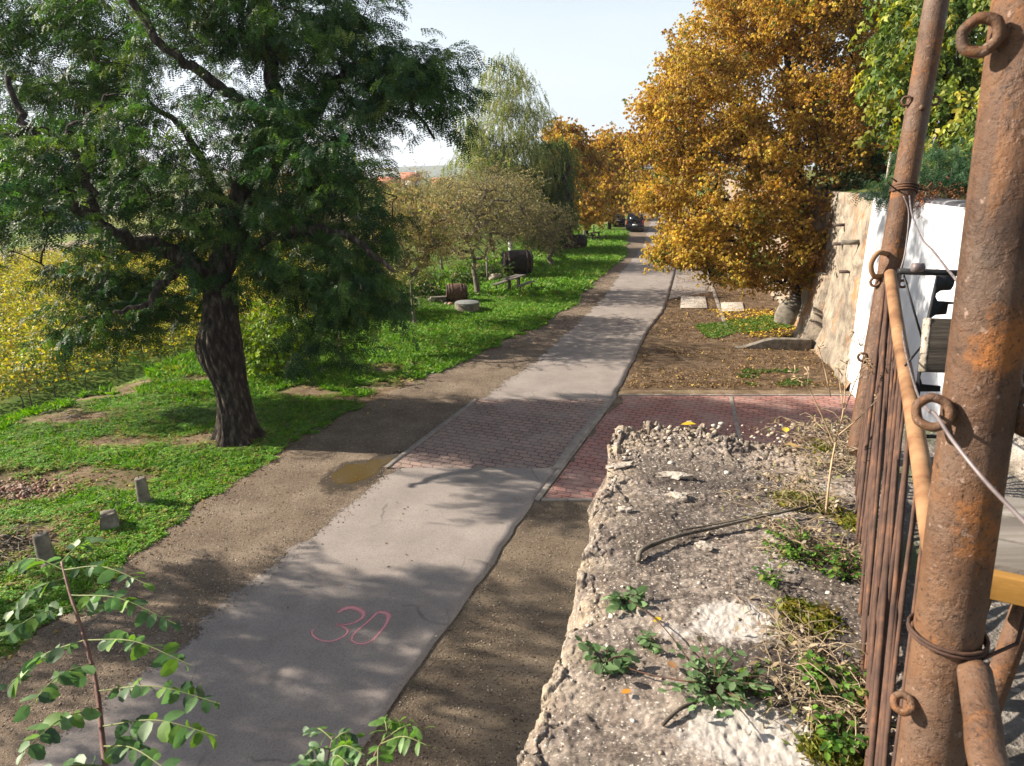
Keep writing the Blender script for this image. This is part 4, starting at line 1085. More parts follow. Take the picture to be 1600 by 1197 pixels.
# hand-laid limbs
limbs = [([(338, 440, 0), (300, 410, -.3), (250, 388, -.6), (190, 372, -1.0), (150, 345, -1.3), (105, 305, -1.6), (85, 255, -1.8), (40, 190, -2), (15, 120, -2)], (.25, .06)),
         ([(150, 345, -1.3), (140, 290, -1.6), (115, 235, -1.8), (60, 205, -2.2), (-30, 220, -2.4)], (.11, .05)),
         ([(85, 255, -1.8), (92, 215, -1.5), (140, 185, -1.3), (170, 145, -1.1)], (.09, .04)),
         ([(340, 440, 0), (365, 370, .2), (378, 300, .3), (400, 235, .4), (430, 160, .4), (418, 80, .3), (408, -10, .2), (400, -120, .2)], (.33, .12)),
         ([(345, 430, .2), (395, 330, .5), (425, 270, .6), (470, 200, .7), (540, 120, .6), (600, 80, .6), (660, 105, .6), (715, 150, .5)], (.24, .05)),
         ([(430, 190, .4), (380, 160, -.2), (330, 125, -.6), (260, 75, -1), (215, 20, -1.2), (180, -60, -1.4)], (.17, .07)),
         ([(355, 400, .1), (430, 370, -.6), (500, 360, -1.2), (560, 380, -1.6), (610, 420, -1.8)], (.16, .05)),
         ([(300, 412, -.3), (262, 430, -1.0), (235, 470, -1.5), (180, 490, -2)], (.12, .04)),
         ([(600, 80, .6), (650, 170, .3), (680, 215, .2)], (.07, .03)),
         ([(365, 370, .2), (340, 300, 1.2), (300, 220, 2.0), (240, 160, 2.6)], (.2, .06))]
skel, srad, spar = [], [], []
for pts, (ra, rb) in limbs:
    p = catmull([TP(*q) for q in pts], 5); p = p + np.concatenate([[np.zeros(3)], rng.normal(0, .04, (len(p) - 1, 3))])
    r_ = np.linspace(ra, rb, len(p)) * .9; tmb.tube(p, r_, 12 if ra > .1 else 8)
    skel.append(p); srad.append(r_)
SK = np.vstack(skel)
ells = [E_(475, 470, 15.2, 105, 80, 1.6), E_(300, 430, 16.4, 140, 85, 1.6), E_(140, 475, 17, 100, 75, 1.3, 1.2), E_(535, 400, 15.4, 75, 105, 1.6), E_(350, 260, 16, 190, 130, 2.4),
        E_(110, 230, 17, 150, 110, 1.8, .85), E_(500, 230, 15.4, 120, 120, 2.2), E_(560, 95, 15.6, 110, 85, 1.8), E_(655, 110, 15.4, 75, 40, 1.0, 1.2), E_(690, 175, 15.4, 35, 60, .8, 1.2),
        E_(300, 70, 16.5, 220, 110, 2.2, .6), E_(70, 60, 17.5, 130, 130, 1.8, .8), E_(450, 10, 15.8, 190, 70, 2.2), E_(330, -130, 16.5, 330, 110, 2.2, .5), E_(30, 335, 17, 70, 60, 1.0, .9), E_(35, 400, 16.5, 45, 30, .6, .6), E_(-90, 180, 17.5, 120, 190, 1.8, .6),
        E_(120, 530, 17, 60, 40, .9, .6), E_(110, 330, 13.3, 60, 40, .6, .9), E_(60, 230, 13.0, 60, 60, .6, .9), E_(190, 390, 14.2, 50, 30, .5, .8), E_(560, 470, 15, 45, 55, 1.0), E_(460, 540, 15.2, 80, 40, 1.0)]
tg, _, _ = ell_points(ells, 1050, 3, .8)
# leave windows where the photograph shows gaps
px, py, zc = proj(tg)
keep = np.ones(len(tg), bool)
for gx_, gy_, gw, gh in ((270, 195, 32, 28), (30, 365, 30, 12), (75, 395, 20, 16), (235, 395, 40, 30), (630, 240, 55, 60), (420, 248, 24, 24), (110, 95, 26, 26), (300, 15, 22, 16), (520, 110, 18, 16), (420, 500, 40, 60), (690, 270, 40, 30), (20, 460, 60, 70), (620, 30, 45, 40), (690, 60, 50, 30), (60, 600, 200, 60), (345, 590, 48, 80)):
    keep &= ~((np.abs(px - gx_) < gw) & (np.abs(py - gy_) < gh))
tg = tg[keep]
# twigs from limbs to leaf clusters
nodes = [p for p in SK]; pw = MB()
for t_ in tg[np.argsort(np.min(np.linalg.norm(tg[:, None, ::1] - SK[None, ::4], axis=2), axis=1))]:
    A = np.array(nodes); d = np.linalg.norm(A - t_, axis=1) + .4 * np.maximum(0, A[:, 2] - t_[2]); i = int(np.argmin(d)); p0 = A[i]; L = np.linalg.norm(t_ - p0)
    if L < .15: continue
    q = np.linspace(0, 1, max(3, int(L / .3) + 1))[:, None]; mid_ = (p0 + t_) / 2 + np.array([0, 0, .12 * L]) + rng.normal(0, .08 * L, 3)
    p = (1 - q) ** 2 * p0 + 2 * q * (1 - q) * mid_ + q * q * t_
    tmb.tube(p, np.linspace(.012 + .012 * L, .006, len(p)), 5, cap=False)
    nodes += list(p[1:])
tmb.build('trunk', BARK_DARK, locust, smooth=True)
LOC_T = [spray_tpl(k, 9, .55, .24, 6, .068, .034, .35, hang=(-.35, .55)) for k in range(4)] + [spray_tpl(k + 4, 9, .6, .24, 6, .068, .034, .9, hang=(.1, .9)) for k in range(2)]
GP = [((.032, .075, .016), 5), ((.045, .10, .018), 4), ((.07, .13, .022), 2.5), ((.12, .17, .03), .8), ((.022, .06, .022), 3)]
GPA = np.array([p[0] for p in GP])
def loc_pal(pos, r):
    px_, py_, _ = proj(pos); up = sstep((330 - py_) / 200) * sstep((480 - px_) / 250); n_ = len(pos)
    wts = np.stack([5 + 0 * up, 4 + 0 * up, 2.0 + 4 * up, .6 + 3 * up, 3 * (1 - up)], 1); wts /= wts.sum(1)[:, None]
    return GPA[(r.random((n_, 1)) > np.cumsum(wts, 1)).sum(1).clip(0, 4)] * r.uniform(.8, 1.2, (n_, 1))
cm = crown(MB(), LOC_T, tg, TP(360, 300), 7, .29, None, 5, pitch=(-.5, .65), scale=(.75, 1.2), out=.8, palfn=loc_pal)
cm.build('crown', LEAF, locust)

# neighbour of the same kind just out of the frame: its shade falls across the near road
def simple_tree(name, base, label, cat, h, ells, n, per, sig, tpls, pal, bark, seed, r0=.16, lean=(0, 0), tip=.010, lo=2, palfn=None, pitch=(.1, .9), scale=(.8, 1.2), shell=.7, leaf=None, out=1.0, group=None, top=None, jit=.05, rise=.5):
    base = np.asarray(base, float); top = np.asarray(top if top is not None else base + np.array([lean[0], lean[1], h * .72]), float)
    q = np.linspace(0, 1, 8)[:, None]; r = np.random.default_rng(seed); path = base + (top - base) * q + np.concatenate([np.zeros((2, 3)), r.normal(0, r0 * .35, (6, 3)) * np.array([1, 1, .2])])
    tg_, _, _ = ell_points(ells, n, seed, shell)
    tg_ = tg_[tg_[:, 2] > base[2] + .6]
    ch = grow(path, np.linspace(r0, r0 * .25, 8), tg_[:min(len(tg_), 260)], tip=tip, lo=lo, jit=jit, rise=rise)
    c = np.mean([e[0] for e in ells], 0)
    cm_ = crown(MB(), tpls, tg_, c, per, sig, pal, seed + 1, pitch, scale, out=out, palfn=palfn) if per else None
    return tree(name, base, label, cat, ch, cm_, bark, group, leaf)
def W_(x, y, z, rx, ry, rz, w=1.0): return (np.array([x, y, z], float), (rx, ry, rz), w)
simple_tree('locust_tree', (-12.5, 9.2, -.1), 'dark green locust tree standing left of the near road, beside the big locust', 'tree', 9, [W_(-12.2, 9.0, 5.2, 2.4, 2.2, 2.0), W_(-11.2, 8.0, 3.8, 1.4, 1.5, 1.1), W_(-12.8, 9.6, 7.2, 2.2, 2.0, 1.5), W_(-11.4, 9.6, 4.0, 1.2, 1.0, .8)], 85, 8, .30, LOC_T, GP, BARK_DARK, 44, r0=.3)

# --- the orange horse chestnut over the road on the right
CT = [palmate_tpl(k, 5, .12, .042, 6) for k in range(6)]
OR = np.array([[.44, .265, .052], [.53, .365, .07], [.34, .19, .048], [.58, .44, .09], [.23, .13, .048], [.17, .20, .045]])
def chest_pal(pos, r):
    px_, py_, _ = proj(pos); n = len(pos)
    g = sstep((fbm(pos[:, 0] * .7, pos[:, 1] * .7, pos[:, 2] * .7, 3, 5) - .52) / .12)
    yel = sstep((py_ - 230) / 160) * sstep((1190 - px_) / 120)
    right = sstep((px_ - 1200) / 140); low = sstep((py_ - 250) / 150)
    wts = np.stack([2.2 + 0 * g, 1.8 + 1.5 * yel, 1.2 + 2.0 * right + 0 * g, .6 + 3.2 * yel, .35 + 1.4 * right * (1 + low), .15 + 2.2 * g * (.3 + low)], 1)
    wts /= wts.sum(1)[:, None]; k = (r.random((n, 1)) > np.cumsum(wts, 1)).sum(1).clip(0, 5)
    return OR[k] * r.uniform(.8, 1.2, (n, 1))
cb_ = G(1250, 503)
ce = [E_(1205, 110, 27.5, 165, 140, 4), E_(1085, 175, 26.5, 85, 105, 2.8), E_(1140, 300, 26, 110, 95, 3), E_(1275, 270, 26.5, 100, 160, 3.2), E_(1085, 345, 25.6, 52, 55, 1.7, 1.2), E_(1065, 392, 25.4, 40, 20, 1.0, 1.2), E_(1130, 415, 25.3, 50, 32, 1.2, 1.2),
      E_(1225, 390, 26, 85, 65, 2.2), E_(1335, 90, 28, 75, 140, 3), E_(1200, 20, 28.5, 90, 80, 4), E_(1270, -70, 28.5, 150, 100, 4), E_(1030, 240, 26.3, 50, 90, 1.6), E_(1180, 435, 25.6, 40, 22, 1.0, .8), E_(1300, 400, 25.5, 34, 60, 1.0, 1.1), E_(1040, 300, 26, 26, 40, 1.0)]
simple_tree('chestnut_tree', cb_, 'large orange autumn horse chestnut overhanging the road by the masonry wall', 'tree', 11, ce, 1200, 18, .27, CT, None, BARK_DARK, 71, r0=.42, top=P(1235, 60, 27.5), palfn=chest_pal, pitch=(-.2, .7), scale=(.75, 1.15), shell=.62, tip=.013, jit=.08)

# --- more orange trees beyond, along the left of the road
OR2 = [((.50, .32, .05), 4), ((.42, .235, .045), 3), ((.56, .41, .07), 2.5), ((.28, .12, .02), 1.5), ((.16, .15, .03), .6)]
CT2 = [palmate_tpl(k + 20, 5, .22, .085, 5) for k in range(4)]
for k, (bx, els, lab) in enumerate([((916, 372, 0), [E_(890, 260, 64, 45, 50, 2.6), E_(905, 320, 63, 40, 30, 2.2), E_(880, 215, 64, 28, 22, 1.8)], 'orange chestnut tree directly behind the dark weeping birch'),
                               ((952, 358, 0), [E_(945, 265, 76, 42, 52, 3), E_(940, 315, 74, 42, 28, 2.6), E_(955, 225, 77, 25, 22, 1.8)], 'orange chestnut tree over the picnic bench and far barrel'),
                               ((968, 342, 0), [E_(985, 260, 92, 38, 52, 4), E_(985, 305, 90, 42, 24, 3.5)], 'farthest orange chestnut tree above the parked black van')]):
    g = G(bx[0], bx[1]); g[2] = float(TZ(g[0], g[1]))
    simple_tree('chestnut_tree', g, lab, 'tree', 8, els, 210, 12, .55, CT2, OR2, BARK_DARK, 80 + k, r0=.22, tip=.02, shell=.7, pitch=(-.2, .7), group=None)

# --- weeping birch, pale and open
ST = [strand_tpl(k, 26, .75, .10, .06) for k in range(5)]
bb = G(800, 398); bb[2] = float(TZ(bb[0], bb[1]))
BP_ = [((.22, .26, .07), 4), ((.29, .30, .09), 3), ((.15, .20, .05), 3), ((.40, .36, .11), 1)]
Zb = proj(bb)[2]
be = [E_(785, 130, Zb, 42, 42, 1.8, .7), E_(775, 200, Zb, 65, 50, 2.4, .9), E_(830, 190, Zb, 30, 55, 1.8, .6), E_(760, 260, Zb, 60, 40, 2.2, 1.2), E_(810, 260, Zb, 55, 50, 2.2, 1.2), E_(740, 215, Zb, 20, 30, 1.2, .6), E_(790, 330, Zb, 50, 35, 2.0, 1), E_(850, 165, Zb, 14, 30, .8, .4)]
simple_tree('birch_tree', bb, 'tall pale green weeping birch with a white trunk behind the fruit trees', 'tree', 15, be, 420, 13, .42, ST, BP_, BARK_BIRCH, 91, r0=.20, top=P(778, 100, Zb), pitch=(-.2, .2), scale=(.7, 1.1), tip=.014, shell=.8, rise=.2)
# dark green weeping tree with thick trunk
wb_ = G(887, 392); wb_[2] = float(TZ(wb_[0], wb_[1])); Zw = proj(wb_)[2]
WP = [((.085, .14, .03), 4), ((.11, .175, .038), 3), ((.06, .105, .025), 2), ((.19, .22, .055), 1)]
we = [E_(862, 250, Zw, 38, 34, 1.7), E_(845, 300, Zw, 48, 44, 2.0), E_(880, 310, Zw - .5, 20, 60, 1.2), E_(840, 350, Zw, 42, 30, 1.6), E_(872, 350, Zw, 22, 34, 1.2)]
simple_tree('birch_tree', wb_, 'dense dark green weeping birch with a thick trunk beside the far black barrel', 'tree', 9, we, 420, 12, .45, ST, WP, BARK_DARK, 95, r0=.42, pitch=(-.2, .2), scale=(.7, 1.1), tip=.014, shell=.7, rise=.2)

# --- fruit trees on the bank: thin, brownish olive
FT = [twig_tpl(k, 12, .6, .11, .062) for k in range(5)]
FP = [((.27, .215, .085), 4), ((.20, .19, .065), 3.5), ((.36, .29, .11), 2), ((.16, .17, .045), 2.5), ((.28, .16, .07), 1.5), ((.42, .39, .09), 1)]
FP2 = [((.215, .175, .085), 4), ((.26, .22, .095), 3), ((.165, .16, .065), 4), ((.33, .28, .12), 1.5)]
fl_ = [((648, 508), (640, 430), [E_(640, 370, 27.8, 50, 55, 1.6), E_(620, 330, 28.5, 35, 40, 1.3), E_(680, 355, 28, 40, 46, 1.5), E_(650, 418, 27.6, 30, 20, .9)], 'slim fruit tree with yellow brown leaves in front of the barrel', 220, 6, .075, FP, FT),
       ((747, 462), (735, 370), [E_(700, 340, 34, 55, 46, 2.2), E_(760, 285, 35, 30, 26, 1.4), E_(775, 340, 34.5, 55, 46, 2.2), E_(725, 305, 34, 48, 32, 2), E_(810, 300, 35, 26, 30, 1.4), E_(735, 385, 33.6, 60, 22, 1.5)], 'fruit tree with grey trunk and olive leaves right of the brown barrel', 300, 6, .17, FP2, FT),
       ((862, 416), (858, 370), [E_(845, 345, 45, 40, 32, 2), E_(862, 376, 44.5, 30, 12, 1.4), E_(815, 340, 46, 40, 36, 2)], 'small fruit tree with a short pale trunk beside the black barrel', 170, 7, .2, FP2, FT),
       ((690, 425), (690, 350), [E_(680, 325, 42, 50, 40, 2.5), E_(630, 330, 42, 40, 48, 2.2), E_(655, 290, 42, 22, 22, 1.2)], 'brown fruit tree on the slope behind the brown barrel', 250, 7, .12, FP, FT),
       ((770, 410), (775, 350), [E_(790, 320, 44, 50, 50, 2.2), E_(745, 325, 45, 40, 40, 2.0)], 'sparse fruit tree on the slope behind the big black barrel', 220, 7, .12, FP2, FT),
       ((537, 562), (525, 470), [E_(585, 400, 23.5, 40, 60, 1.0), E_(550, 450, 23, 30, 40, .9), E_(540, 330, 24.5, 85, 80, 1.8), E_(480, 260, 24.5, 80, 70, 1.8), E_(420, 330, 25, 60, 70, 1.5)], 'thin dark leaning sapling half hidden under the big locust crown', 220, 8, .06, FP, FT)]
for k, (bp, tp_, els, lab, n, per, r0, pal, tp2) in enumerate(fl_):
    g = G(*bp)
    for _ in range(6): g = G(bp[0], bp[1], float(TZ(g[0], g[1])))
    zc_ = proj(g)[2]
    simple_tree('fruit_tree', g, lab, 'tree', 4, els, n, per, .38, tp2, pal, BARK_GREY if k != 5 else BARK_DARK, 120 + k, r0=r0, top=P(*tp_, zc_), tip=.014, shell=.8, pitch=(-1.0, .5), scale=(.7, 1.1))

# --- trees and shrubs on the hillside at the right
BT = [twig_tpl(k + 30, 11, .6, .19, .13, .3, .5) for k in range(5)]
YG = [((.17, .22, .035), 4), ((.26, .28, .04), 3), ((.08, .13, .025), 5), ((.38, .33, .04), 1.5), ((.08, .13, .025), 2)]
def hill_base(px, zc):
    x = (px - CX) * zc / FPX; y = zc / cP * 1.0; return np.array([x, y, hill_z(x, y) - .1])
h0 = hill_base(1490, 19)
simple_tree('hillside_tree', h0, 'broad yellow green tree above the white wall behind the rusty posts', 'tree', 9, [E_(1490, 60, 19, 90, 80, 2.4), E_(1530, 180, 18.6, 75, 70, 2.0), E_(1450, 120, 19.5, 70, 80, 2.2), E_(1560, 20, 19, 120, 110, 2.6), E_(1440, 10, 20, 60, 60, 2.0), E_(1500, 230, 18.6, 60, 36, 1.5), E_(1650, 120, 19, 90, 120, 2.4)], 300, 7, .32, BT, YG, BARK_DARK, 150, r0=.26, top=P(1460, 20, 19.5), scale=(.75, 1.15), pitch=(.2, 1.2), tip=.012)
h1 = hill_base(1385, 31)
simple_tree('hillside_tree', h1, 'dark green tree between the orange chestnut and the far rusty post', 'tree', 11, [E_(1380, 180, 31, 50, 70, 2.5), E_(1400, 80, 31, 50, 80, 2.5), E_(1420, 0, 31, 60, 80, 2.5), E_(1350, 230, 30, 40, 40, 2)], 260, 6, .5, BT, [((.05, .075, .02), 4), ((.08, .11, .025), 3), ((.12, .12, .03), 1)], BARK_DARK, 151, r0=.3, top=P(1398, 60, 31))
def shrub(px, py, zc, rx, ry, rd, label, pal, tpls, n, per, seed, name='shrub', z=None, sig=.22, scale=(.6, 1.0), cat='shrub', bark=None):
    c = P(px, py, zc); k = zc / FPX; base = c.copy(); base[2] = c[2] - ry * k
    if z is not None: base[2] = z(c[0], c[1])
    els = [(c, (rx * k, rd, ry * k), 1.0), (c + np.array([rx * k * .5, 0, -ry * k * .3]), (rx * k * .6, rd * .8, ry * k * .7), 1.), (c + np.array([-rx * k * .55, .1, -ry * k * .25]), (rx * k * .55, rd * .8, ry * k * .75), 1.)]
    tg_, _, _ = ell_points(els, n, seed, .8); tg_ = tg_[tg_[:, 2] > base[2] + .05]
    ch = grow(np.array([base, base + [0, 0, .1], base + [0.02, 0, .25 * ry * k + .1], c * .6 + base * .4]), [.05, .045, .04, .03], tg_, tip=.006, lo=0, jit=.03, step=.25, rise=.3)
    root = thing(name, base, label, cat); wood(ch).build('stem', bark or BARK_GREY, root, smooth=True)
    crown(MB(), tpls, tg_, base, per, sig, pal, seed, (-.8, .6), scale).build('foliage', LEAF, root)
    return root
AT = [spray_tpl(k + 40, 5, .3, .34, 8, .075, .028, .4) for k in range(4)]
GB = [((.035, .085, .035), 4), ((.05, .11, .04), 3), ((.08, .14, .04), 1)]
hz_ = lambda x, y: hill_z(x, y) - .1
shrub(1475, 272, 16.5, 75, 42, 1.2, 'bluish green feathery shrub on top of the white wall', GB, AT, 110, 5, 201, z=hz_)
shrub(1590, 275, 15.5, 70, 45, 1.2, 'green feathery shrub on the wall top right of the near post', GB, AT, 90, 5, 202, z=hz_)
shrub(1352, 285, 24, 42, 26, 1.0, 'dark green bush on the wall top below the chestnut', [((.03, .06, .02), 3), ((.05, .09, .03), 2)], BT, 60, 5, 203, z=hz_, scale=(.4, .7))
shrub(1372, 262, 25, 24, 30, .8, 'yellow brown bush beside the thin pale post on the wall top', [((.34, .24, .05), 3), ((.2, .16, .04), 3), ((.4, .32, .05), 1)], BT, 45, 5, 204, z=hz_, scale=(.4, .7))
shrub(1400, 235, 24, 22, 28, .8, 'green bush standing behind the thin pale post', GB, BT, 40, 5, 205, z=hz_, scale=(.4, .7))
shrub(1455, 305, 14.8, 30, 14, .4, 'dead reddish brown bush lying on the coping of the white wall', [((.22, .085, .035), 3), ((.16, .07, .035), 2), ((.3, .14, .06), 1)], FT, 30, 6, 206, z=hz_, sig=.12, scale=(.35, .6))
pb_ = P(1386, 303, 21); pb_[2] = hill_z(pb_[0], pb_[1]) - .1
pr_ = thing('thin_post', pb_, 'thin pale post with a small cross head standing on the wall top', 'post')
ptop = P(1389, 238, 21); MB().box((pb_ + ptop) / 2 * 1.0, (.07, .07, ptop[2] - pb_[2]), None).build('pole', STONE, pr_); MB().box(ptop + [0, 0, -.03], (.26, .08, .09)).build('head', STONE, pr_)

# shrubs on the slope left of the road
def slope_z(x, y): return float(TZ(x, y)) - .05
shrub(428, 520, 21, 48, 62, 1.1, 'bright lime green bush on the slope right behind the locust trunk', [((.16, .24, .02), 4), ((.22, .30, .03), 3), ((.10, .18, .02), 2)], BT, 120, 6, 211, z=slope_z, scale=(.4, .75))
shrub(668, 478, 32, 24, 20, .7, 'grey brown twiggy bush beside the brown barrel', [((.16, .15, .08), 3), ((.10, .11, .05), 3)], FT, 40, 6, 212, z=slope_z, scale=(.5, .8))
for k, (px, py, zc, rx, ry, lab) in enumerate([(600, 462, 29, 40, 26, 'green bush on the slope left of the slim fruit tree'), (640, 440, 34, 36, 24, 'low green bush on the slope behind the slim fruit tree'), (705, 432, 38, 34, 18, 'low green bush behind the brown barrel'), (768, 425, 40, 30, 16, 'low green bush between the fruit tree and the black barrel'), (840, 392, 52, 34, 14, 'low green bush behind the black barrel'), (560, 440, 30, 40, 40, 'tall green bush under the right edge of the locust crown')]):
    shrub(px, py, zc, rx, ry, 1.1, lab, [((.07, .13, .02), 4), ((.11, .17, .03), 3), ((.045, .09, .02), 3), ((.2, .2, .05), .6)], BT, 70, 6, 220 + k, z=slope_z, scale=(.4, .7))
# tree line closing the far end of the road
FB = [twig_tpl(k + 60, 10, 1.6, .5, .36, .3, .6) for k in range(3)]
for k, (px, zc, h, rx, lab, pal) in enumerate([(870, 125, 12, 45, 'hazy olive tree far behind the weeping birch', FP), (985, 150, 15, 40, 'bare brownish tree rising behind the far orange chestnuts', FP2), (1045, 135, 13, 34, 'far yellow green tree where the road ends', YG), (1090, 120, 14, 40, 'far dark tree behind the orange chestnut', WP), (710, 150, 8, 50, 'low far tree beside the red roofed houses', FP2), (790, 170, 11, 50, 'far olive tree behind the pale birch', FP2), (560, 160, 7, 45, 'low dark tree left of the red roofed houses', WP)]):
    x = (px - CX) * zc / FPX; y = zc / cP; zb = float(TZ(x, y)); c = np.array([x, y, zb + h * .6]); kx = zc / FPX
    simple_tree('distant_tree', (x, y, zb), lab, 'tree', h, [(c, (rx * kx, 3, h * .36), 1.), (c + np.array([rx * kx * .4, 0, -h * .15]), (rx * kx * .6, 2.5, h * .28), 1.), (c + np.array([-rx * kx * .4, 0, -h * .18]), (rx * kx * .6, 2.5, h * .26), 1.)], 60, 6, .9, FB, pal, BARK_GREY, 300 + k, r0=.25, tip=.04, scale=(.6, 1.0))

# evergreen screen added out of view to cut sky light from the right
HP = [((.03, .06, .02), 4), ((.045, .085, .025), 3), ((.02, .045, .016), 2)]
hroot = thing('shade_hedge', (4.7, -1.0, WT), 'tall dark evergreen screen added out of view to shade the posts', 'shade_hedge')
hb_ = MB(); n_ = 2600; hp = np.stack([4.7 + rng.normal(0, .35, n_), rng.uniform(-5, 1.6, n_), WT + 3.6 * rng.random(n_)], -1)
V_, F_ = twig_tpl(99, 10, .4, .12, .08)
hb_.scatter(V_, F_, hp, yaws0(n_), rng.uniform(.8, 1.3, n_), palette(n_, HP, rng)); hb_.build('foliage', LEAF, hroot)
sb_ = MB()
for y_ in np.arange(-4.8, 1.6, .7): sb_.tube([(4.7, y_, WT - .1), (4.72, y_ + .05, WT + 1.6), (4.7, y_, WT + 3.2)], [.05, .04, .02], 6)
sb_.build('stem', BARK_GREY, hroot)
# ------------------------------------------------------------------ vineyard on the lower ground
def vine_tpl(seed, n=430):
    r = np.random.default_rng(seed)
    tr = MB(); tr.tube(catmull([(0, 0, -.1), (.03, .02, .25), (-.02, 0, .5), (.03, 0, .7)], 4), [.035, .03, .028, .026, .026, .025, .025, .024, .024, .022, .022, .02, .02][:13], 6, cap=False)
    tr.tube(catmull([(.03, 0, .68), (.0, .3, .76), (0, .6, .75)], 4), .014, 5); tr.tube(catmull([(.03, 0, .68), (.0, -.3, .76), (0, -.6, .75)], 4), .014, 5)
    if seed % 3 == 0: tr.tube([(.04, .3, -.1), (.03, .3, 1.7)], .022, 5)
    fo = MB(); T = diamond(.125, .125, .5, .25)
    pos = np.stack([r.normal(0, .25, n), r.uniform(-.66, .66, n), .5 + 1.35 * r.random(n) ** .75], -1)
    k = fbm(pos[:, 1] * 3, pos[:, 2] * 3, seed, 3, 5) > .36; pos = pos[k]; n = len(pos)
    R = np.einsum('nij,njk->nik', rotm('z', r.random(n) * 6.3), rotm('y', r.uniform(-.2, 1.3, n)))
    pal = [((.40, .34, .045), 4), ((.34, .33, .045), 4), ((.25, .29, .04), 3), ((.44, .30, .045), 1.5), ((.15, .20, .03), 1.2), ((.28, .18, .05), .8)]
    fo.scatter(T, Q, pos, R, r.uniform(.6, 1.15, n), palette(n, pal, r))
    return tr, fo
vtp = []
for k in range(5):
    tr, fo = vine_tpl(k); a = tr.build('vine_stem', BARK_GREY, None, smooth=True); b_ = fo.build('vine_leaves', LEAF)
    C.objects.unlink(a); C.objects.unlink(b_); vtp.append((a.data, b_.data)); bpy.data.objects.remove(a); bpy.data.objects.remove(b_)
cand = []
for row in range(20):
    d = 7.6 + 1.9 * row
    for y in np.arange(12, 84, 1.1):
        x = float(crest(y)) - d; z = float(TZ(x, y)); q_ = proj((x, y, z + .8))
        if -60 < q_[0] < 500 and q_[2] > 0: cand.append((q_[2], x, y, z, row))
cand.sort()
first = [c for c in cand][:300]; rest = cand[300:]
for k, (zc, x, y, z, row) in enumerate(first):
    ro = bpy.data.objects.new('grapevine', None); C.objects.link(ro); ro.location = (x + random.uniform(-.08, .08), y + random.uniform(-.1, .1), z); ro.rotation_euler[2] = -math.atan2(float(crest(y + 1) - crest(y - 1)), 2) + (math.pi if random.random() < .5 else 0)
    sc_ = random.uniform(.9, 1.12); ro.scale = (sc_, sc_, sc_)
    tag(ro, 'yellow autumn grapevine with thin trunk in the rows below the bank', 'grapevine', 'grapevines in the vineyard rows')
    tm, fm = vtp[random.randrange(5)]
    for nm, me in (('stem', tm), ('foliage', fm)):
        c = bpy.data.objects.new(nm, me); C.objects.link(c); c.parent = ro
vb = MB()
if rest:
    n_per = 100; T = diamond(.17, .17, .5, .25)
    A = np.repeat(np.array([[c[1], c[2], c[3]] for c in rest]), n_per, 0); n = len(A)
    pos = A + np.stack([rng.normal(0, .2, n), rng.uniform(-.6, .6, n), .55 + 1.2 * rng.random(n) ** .8], -1)
    R = np.einsum('nij,njk->nik', rotm('z', rng.random(n) * 6.3), rotm('y', rng.uniform(-.2, 1.3, n)))
    brown = np.repeat((fbm(np.array([c[1] * .06 for c in rest]), np.array([c[2] * .12 for c in rest]), 0, 3, 3) > .56), n_per)
    col = palette(n, [((.42, .36, .045), 5), ((.36, .35, .045), 4), ((.27, .30, .04), 2), ((.45, .33, .045), 1)], rng)
    col[brown] = palette(int(brown.sum()), [((.30, .20, .06), 3), ((.22, .2, .05), 2)], rng)
    vb.scatter(T, Q, pos, R, rng.uniform(.7, 1.2, n), col)
    o = vb.build('vineyard_rows', LEAF); tag(o, 'rows of yellow vines covering the lower field further away', 'vineyard', kind='stuff')
# long low hall beyond the vineyard, red roofed houses far off
x0, y0 = (-0.70 * 96), 92.0
HWIN = nmat('hall_window', [(.3, (.18, .2, .24)), (.7, (.26, .28, .32))], 1, 2, .3, bstr=0)
hr = thing('field_hall', (x0, y0, -2.6), 'low pale grey hall beyond the vineyard at the left edge', 'building')
HG = nmat('grey_cladding', [(.3, (.38, .42, .48)), (.7, (.5, .54, .6))], .5, 3, .6, 4, .1)
MB().box((x0 + 1, y0 + 6, -.9), (9, 10, 3.2)).build('wall', HG, hr)
MB().prism([(x0 - 3.8, y0 + .6, .7), (x0 - 3.8, y0 + 6, 1.7), (x0 - 3.8, y0 + 11.4, .7)], (9.6, 0, 0)).build('roof', nmat('hall_roof', [(.3, (.3, .33, .38)), (.7, (.4, .43, .48))], .5, 3, .5, 4, .1), hr)
for k in range(2): MB().box((x0 - 1 + 4 * k, y0 + .98, -.8), (1.6, .06, 1.1)).build('window', HWIN, hr)
ROOF = nmat('clay_tiles', [(.3, (.30, .10, .06)), (.7, (.46, .19, .12))], 1.5, 5, .8, 8, .4, .05)
PLAS = nmat('pale_render', [(.3, (.55, .48, .40)), (.7, (.68, .62, .54))], 1, 5, .9, 8, .1)
